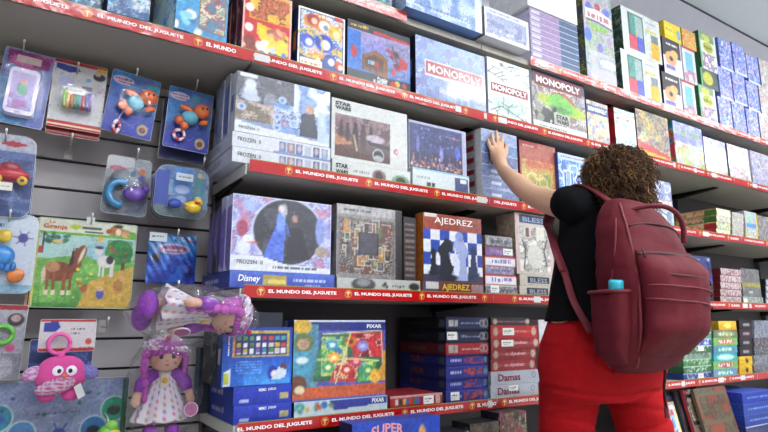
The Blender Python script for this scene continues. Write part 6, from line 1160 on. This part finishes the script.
# ------------------------------------------------------------------ backpack on her back
bp = thing('backpack', WB+WF*(-.125)-WR*.012+Vector((0, 0, .86)), 'dark red backpack with side pocket and top loop worn by the woman', 'backpack'); bp.rotation_euler = (0, 0, -AZ+.14)
mar = mat('maroon_nylon', '#560a18', .75, spec=.25, bump=.35, bscale=38, var=.12); mard = mat('maroon_dark', '#3c0c16', .7, bump=.2, bscale=60); mars = mat('maroon_strap', '#681624', .7, bump=.3, bscale=120)
BX0, BY0, BH = -.012, 0.0, .5          # in the bag's frame: x right, y towards her back, z up
WP = [(0, .07), (.03, .1), (.1, .125), (.25, .142), (.45, .145), (.65, .142), (.8, .128), (.9, .105), (.97, .075), (1, .045)]
DP = [(0, .08), (.03, .11), (.1, .14), (.25, .17), (.45, .18), (.65, .168), (.8, .145), (.9, .115), (.97, .085), (1, .055)]
def itp(T, t):
    for (a, b), (c, d) in zip(T[:-1], T[1:]):
        if t <= c: k = (t-a)/(c-a); k = max(0, min(1, k)); return b+(d-b)*k
    return T[-1][1]
def bagpt(th, t, off=0):
    """th: 0 = right side, -90 deg = outward face, 180 = left side"""
    w = itp(WP, t); d = itp(DP, t); c, s = math.cos(th), math.sin(th); ex = 2/2.9
    x = (w+off)*math.copysign(abs(c)**ex, c); y = (d/2+off)*math.copysign(abs(s)**ex, s)
    lean = .03*t
    return Vector((BX0+x-.0*t, -d/2-.01+y+lean*0, BH*t))
def bagloft(name, t0, t1, off, m, parent, a0=0, a1=2*PI, n=44, nz=30, closed=True, thick=None):
    V = []; F = []
    for j in range(nz+1):
        t = t0+(t1-t0)*j/nz
        for k in range(n+(0 if closed else 1)):
            th = a0+(a1-a0)*k/n; p = bagpt(th, t, off if not callable(off) else off(th, t))
            w_ = .008*noise.noise(p*9)+.0035*noise.noise(Vector((p.x*30, p.y*30, p.z*12)))+.003*noise.noise(Vector((p.x*8, p.y*8, p.z*45))); V.append(p+(p-Vector((BX0, -.12, p.z))).normalized()*w_)
    q = n if closed else n+1
    for j in range(nz):
        for k in range(n):
            b_ = (k+1) % q; F.append((j*q+k, j*q+b_, (j+1)*q+b_, (j+1)*q+k))
    if closed: F.append(tuple(range(q))[::-1]); F.append(tuple(nz*q+k for k in range(q)))
    o = meshobj(name, V, F, m, parent, True)
    if thick:
        md = o.modifiers.new('t', 'SOLIDIFY'); md.thickness = thick; md.offset = -1
    return o
bagloft('main_body', 0, 1, 0, mar, bp, nz=40)
R_ = math.radians
def pocket_off(th, t): a = (th+R_(81))/(R_(53)); return .005+.036*max(0, 1-abs(a)**4)*min(1, max(0, (t-.1)/.12))*min(1, max(0, (.66-t)/.1))
fp = bagloft('front_pocket', .1, .66, pocket_off, mar, bp, R_(-134), R_(-28), n=30, nz=26, closed=False, thick=.008)
def seam(th0, th1, t0, t1, off, rad, m, parent, name='seam', bow=0, n=26):
    pts = []
    for k in range(n+1):
        s = k/n; th = th0+(th1-th0)*s; t = t0+(t1-t0)*s+bow*math.sin(s*PI); pts.append(bagpt(th, t, (off if not callable(off) else off(th, t)+.002)))
    return tube(name, pts, rad, m, parent, 8)
seam(R_(-133), R_(-30), .635, .58, pocket_off, .005, mard, fp, 'zip', .03)
seam(R_(-131), R_(-30), .53, .46, pocket_off, .0024, mard, fp, 'zip', .02); seam(R_(-131), R_(-30), .47, .4, pocket_off, .0022, mars, fp, 'seam', .02)
seam(R_(-131), R_(-32), .4, .33, pocket_off, .002, mars, fp, 'seam', .015)
seam(R_(-136), R_(-142), .04, .95, .001, .0042, mars, bp, 'piping'); seam(R_(-27), R_(-27), .04, .93, .001, .0042, mars, bp, 'piping')
seam(R_(-136), R_(-25), .8, .76, .001, .003, mard, bp, 'zip', .04)
seam(R_(-205), R_(-160), .03, .85, .001, .003, mars, bp, 'piping')
zp = tube('zip_pull', [bagpt(R_(-128), .66, .03), bagpt(R_(-127), .61, .036)], .003, mard, bp, 6)
# left side pocket
def sp_off(th, t): a = (th+PI)/R_(26); return .003+.038*max(0, 1-abs(a)**3)*min(1, max(0, (t-.03)/.1))
bagloft('side_pocket', .05, .44, sp_off, mar, bp, R_(-207), R_(-153), n=18, nz=18, closed=False, thick=.004)
seam(R_(-207), R_(-153), .44, .44, sp_off, .0045, mars, bp, 'pocket_hem')
# loop on top, shoulder straps, webbing
_bm = (Matrix.Translation(bp.location) @ Matrix.Rotation(-AZ+.14, 4, 'Z')).inverted() @ Matrix.Translation(WB) @ Matrix.Rotation(-AZ, 4, 'Z')
def bl(p): return _bm @ Vector(p)
def strap(name, pts, w, th, m, parent): return tube(name, [bl(p) for p in pts], [(w/2, th/2)]*len(pts), m, parent, 10)
def smooth_pts(pts, n=8):
    pts = [Vector(p) for p in pts]; out = []; N_ = len(pts)
    for i in range(N_-1):
        p0, p1, p2, p3 = pts[max(i-1, 0)], pts[i], pts[i+1], pts[min(i+2, N_-1)]
        for k in range(n):
            t = k/n; out.append(.5*((2*p1)+(p2-p0)*t+(2*p0-5*p1+4*p2-p3)*t*t+(3*p1-p0-3*p2+p3)*t**3))
    return out+[pts[-1]]
strap('top_loop', smooth_pts([lp(617, 222, 1.64), lp(622, 214, 1.62), lp(634, 209, 1.605), lp(650, 206, 1.59), lp(666, 207, 1.58), (lp(677, 214, 1.575)), lp(683, 226, 1.575), lp(684, 243, 1.58)]), .016, .012, mars, bp)
strap('shoulder_strap', smooth_pts([lp(634, 232, 1.63), lp(622, 213, 1.67), lp(610, 201, 1.72), (-.035, -.02, 1.437), (-.055, .07, 1.41), (-.07, .12, 1.34), (-.085, .085, 1.29), (-.118, .02, 1.22), (-.132, -.03, 1.15)]), .05, .014, mars, bp)
strap('strap_webbing', smooth_pts([(-.118, .02, 1.22), (-.138, -.04, 1.14), (-.15, -.085, 1.06), (-.14, -.14, .97)]), .024, .005, mars, bp)
strap('shoulder_strap', smooth_pts([(.06, -.13, 1.35), (.085, -.08, 1.43), (.11, 0, 1.45), (.13, .09, 1.4), (.145, .125, 1.28), (.17, .1, 1.16), (.18, .0, 1.05), (.15, -.12, .95)]), .05, .014, mars, bp)
tube('loose_strap', [bl(p) for p in smooth_pts([lp(664, 362, 1.6), lp(665, 375, 1.6), lp(664, 390, 1.6), lp(666, 408, 1.605)])], [(.005, .002)]*25, mard, bp, 8)
boxobj('strap_end', Vector((-.007, -.002, -.03)), Vector((.007, .002, 0)), mard, bp, .001).location = bl(lp(666, 407, 1.605))
# bottle in the side pocket
bo = thing('water_bottle', WB, 'turquoise bottle in the side pocket of the dark red backpack', 'bottle'); bo.rotation_euler.z = -AZ
c0 = bl(Vector((0, 0, 0))); pA = bagpt(R_(-180), .1, .006)+Vector((0, -.012, 0)); pB = bagpt(R_(-176), .52, .006)+Vector((0, -.01, 0))
pA, pB = [_bm.inverted() @ p for p in (pA, pB)]; ax = (pB-pA).normalized()
V, F = tube_geo([pA+ax*x for x in (0, .004, .02, .15, .165, .172)], [.016, .024, .026, .026, .022, .016], 24); meshobj('bottle', V, F, mat('turquoise', '#1d9cae', .25, coat=.5), bo, True)
V, F = tube_geo([pA+ax*x for x in (.172, .174, .2, .205)], [.018, .02, .02, .016], 24); meshobj('cap', V, F, mat('turquoise_cap', '#2cb4c8', .25, coat=.5), bo, True)
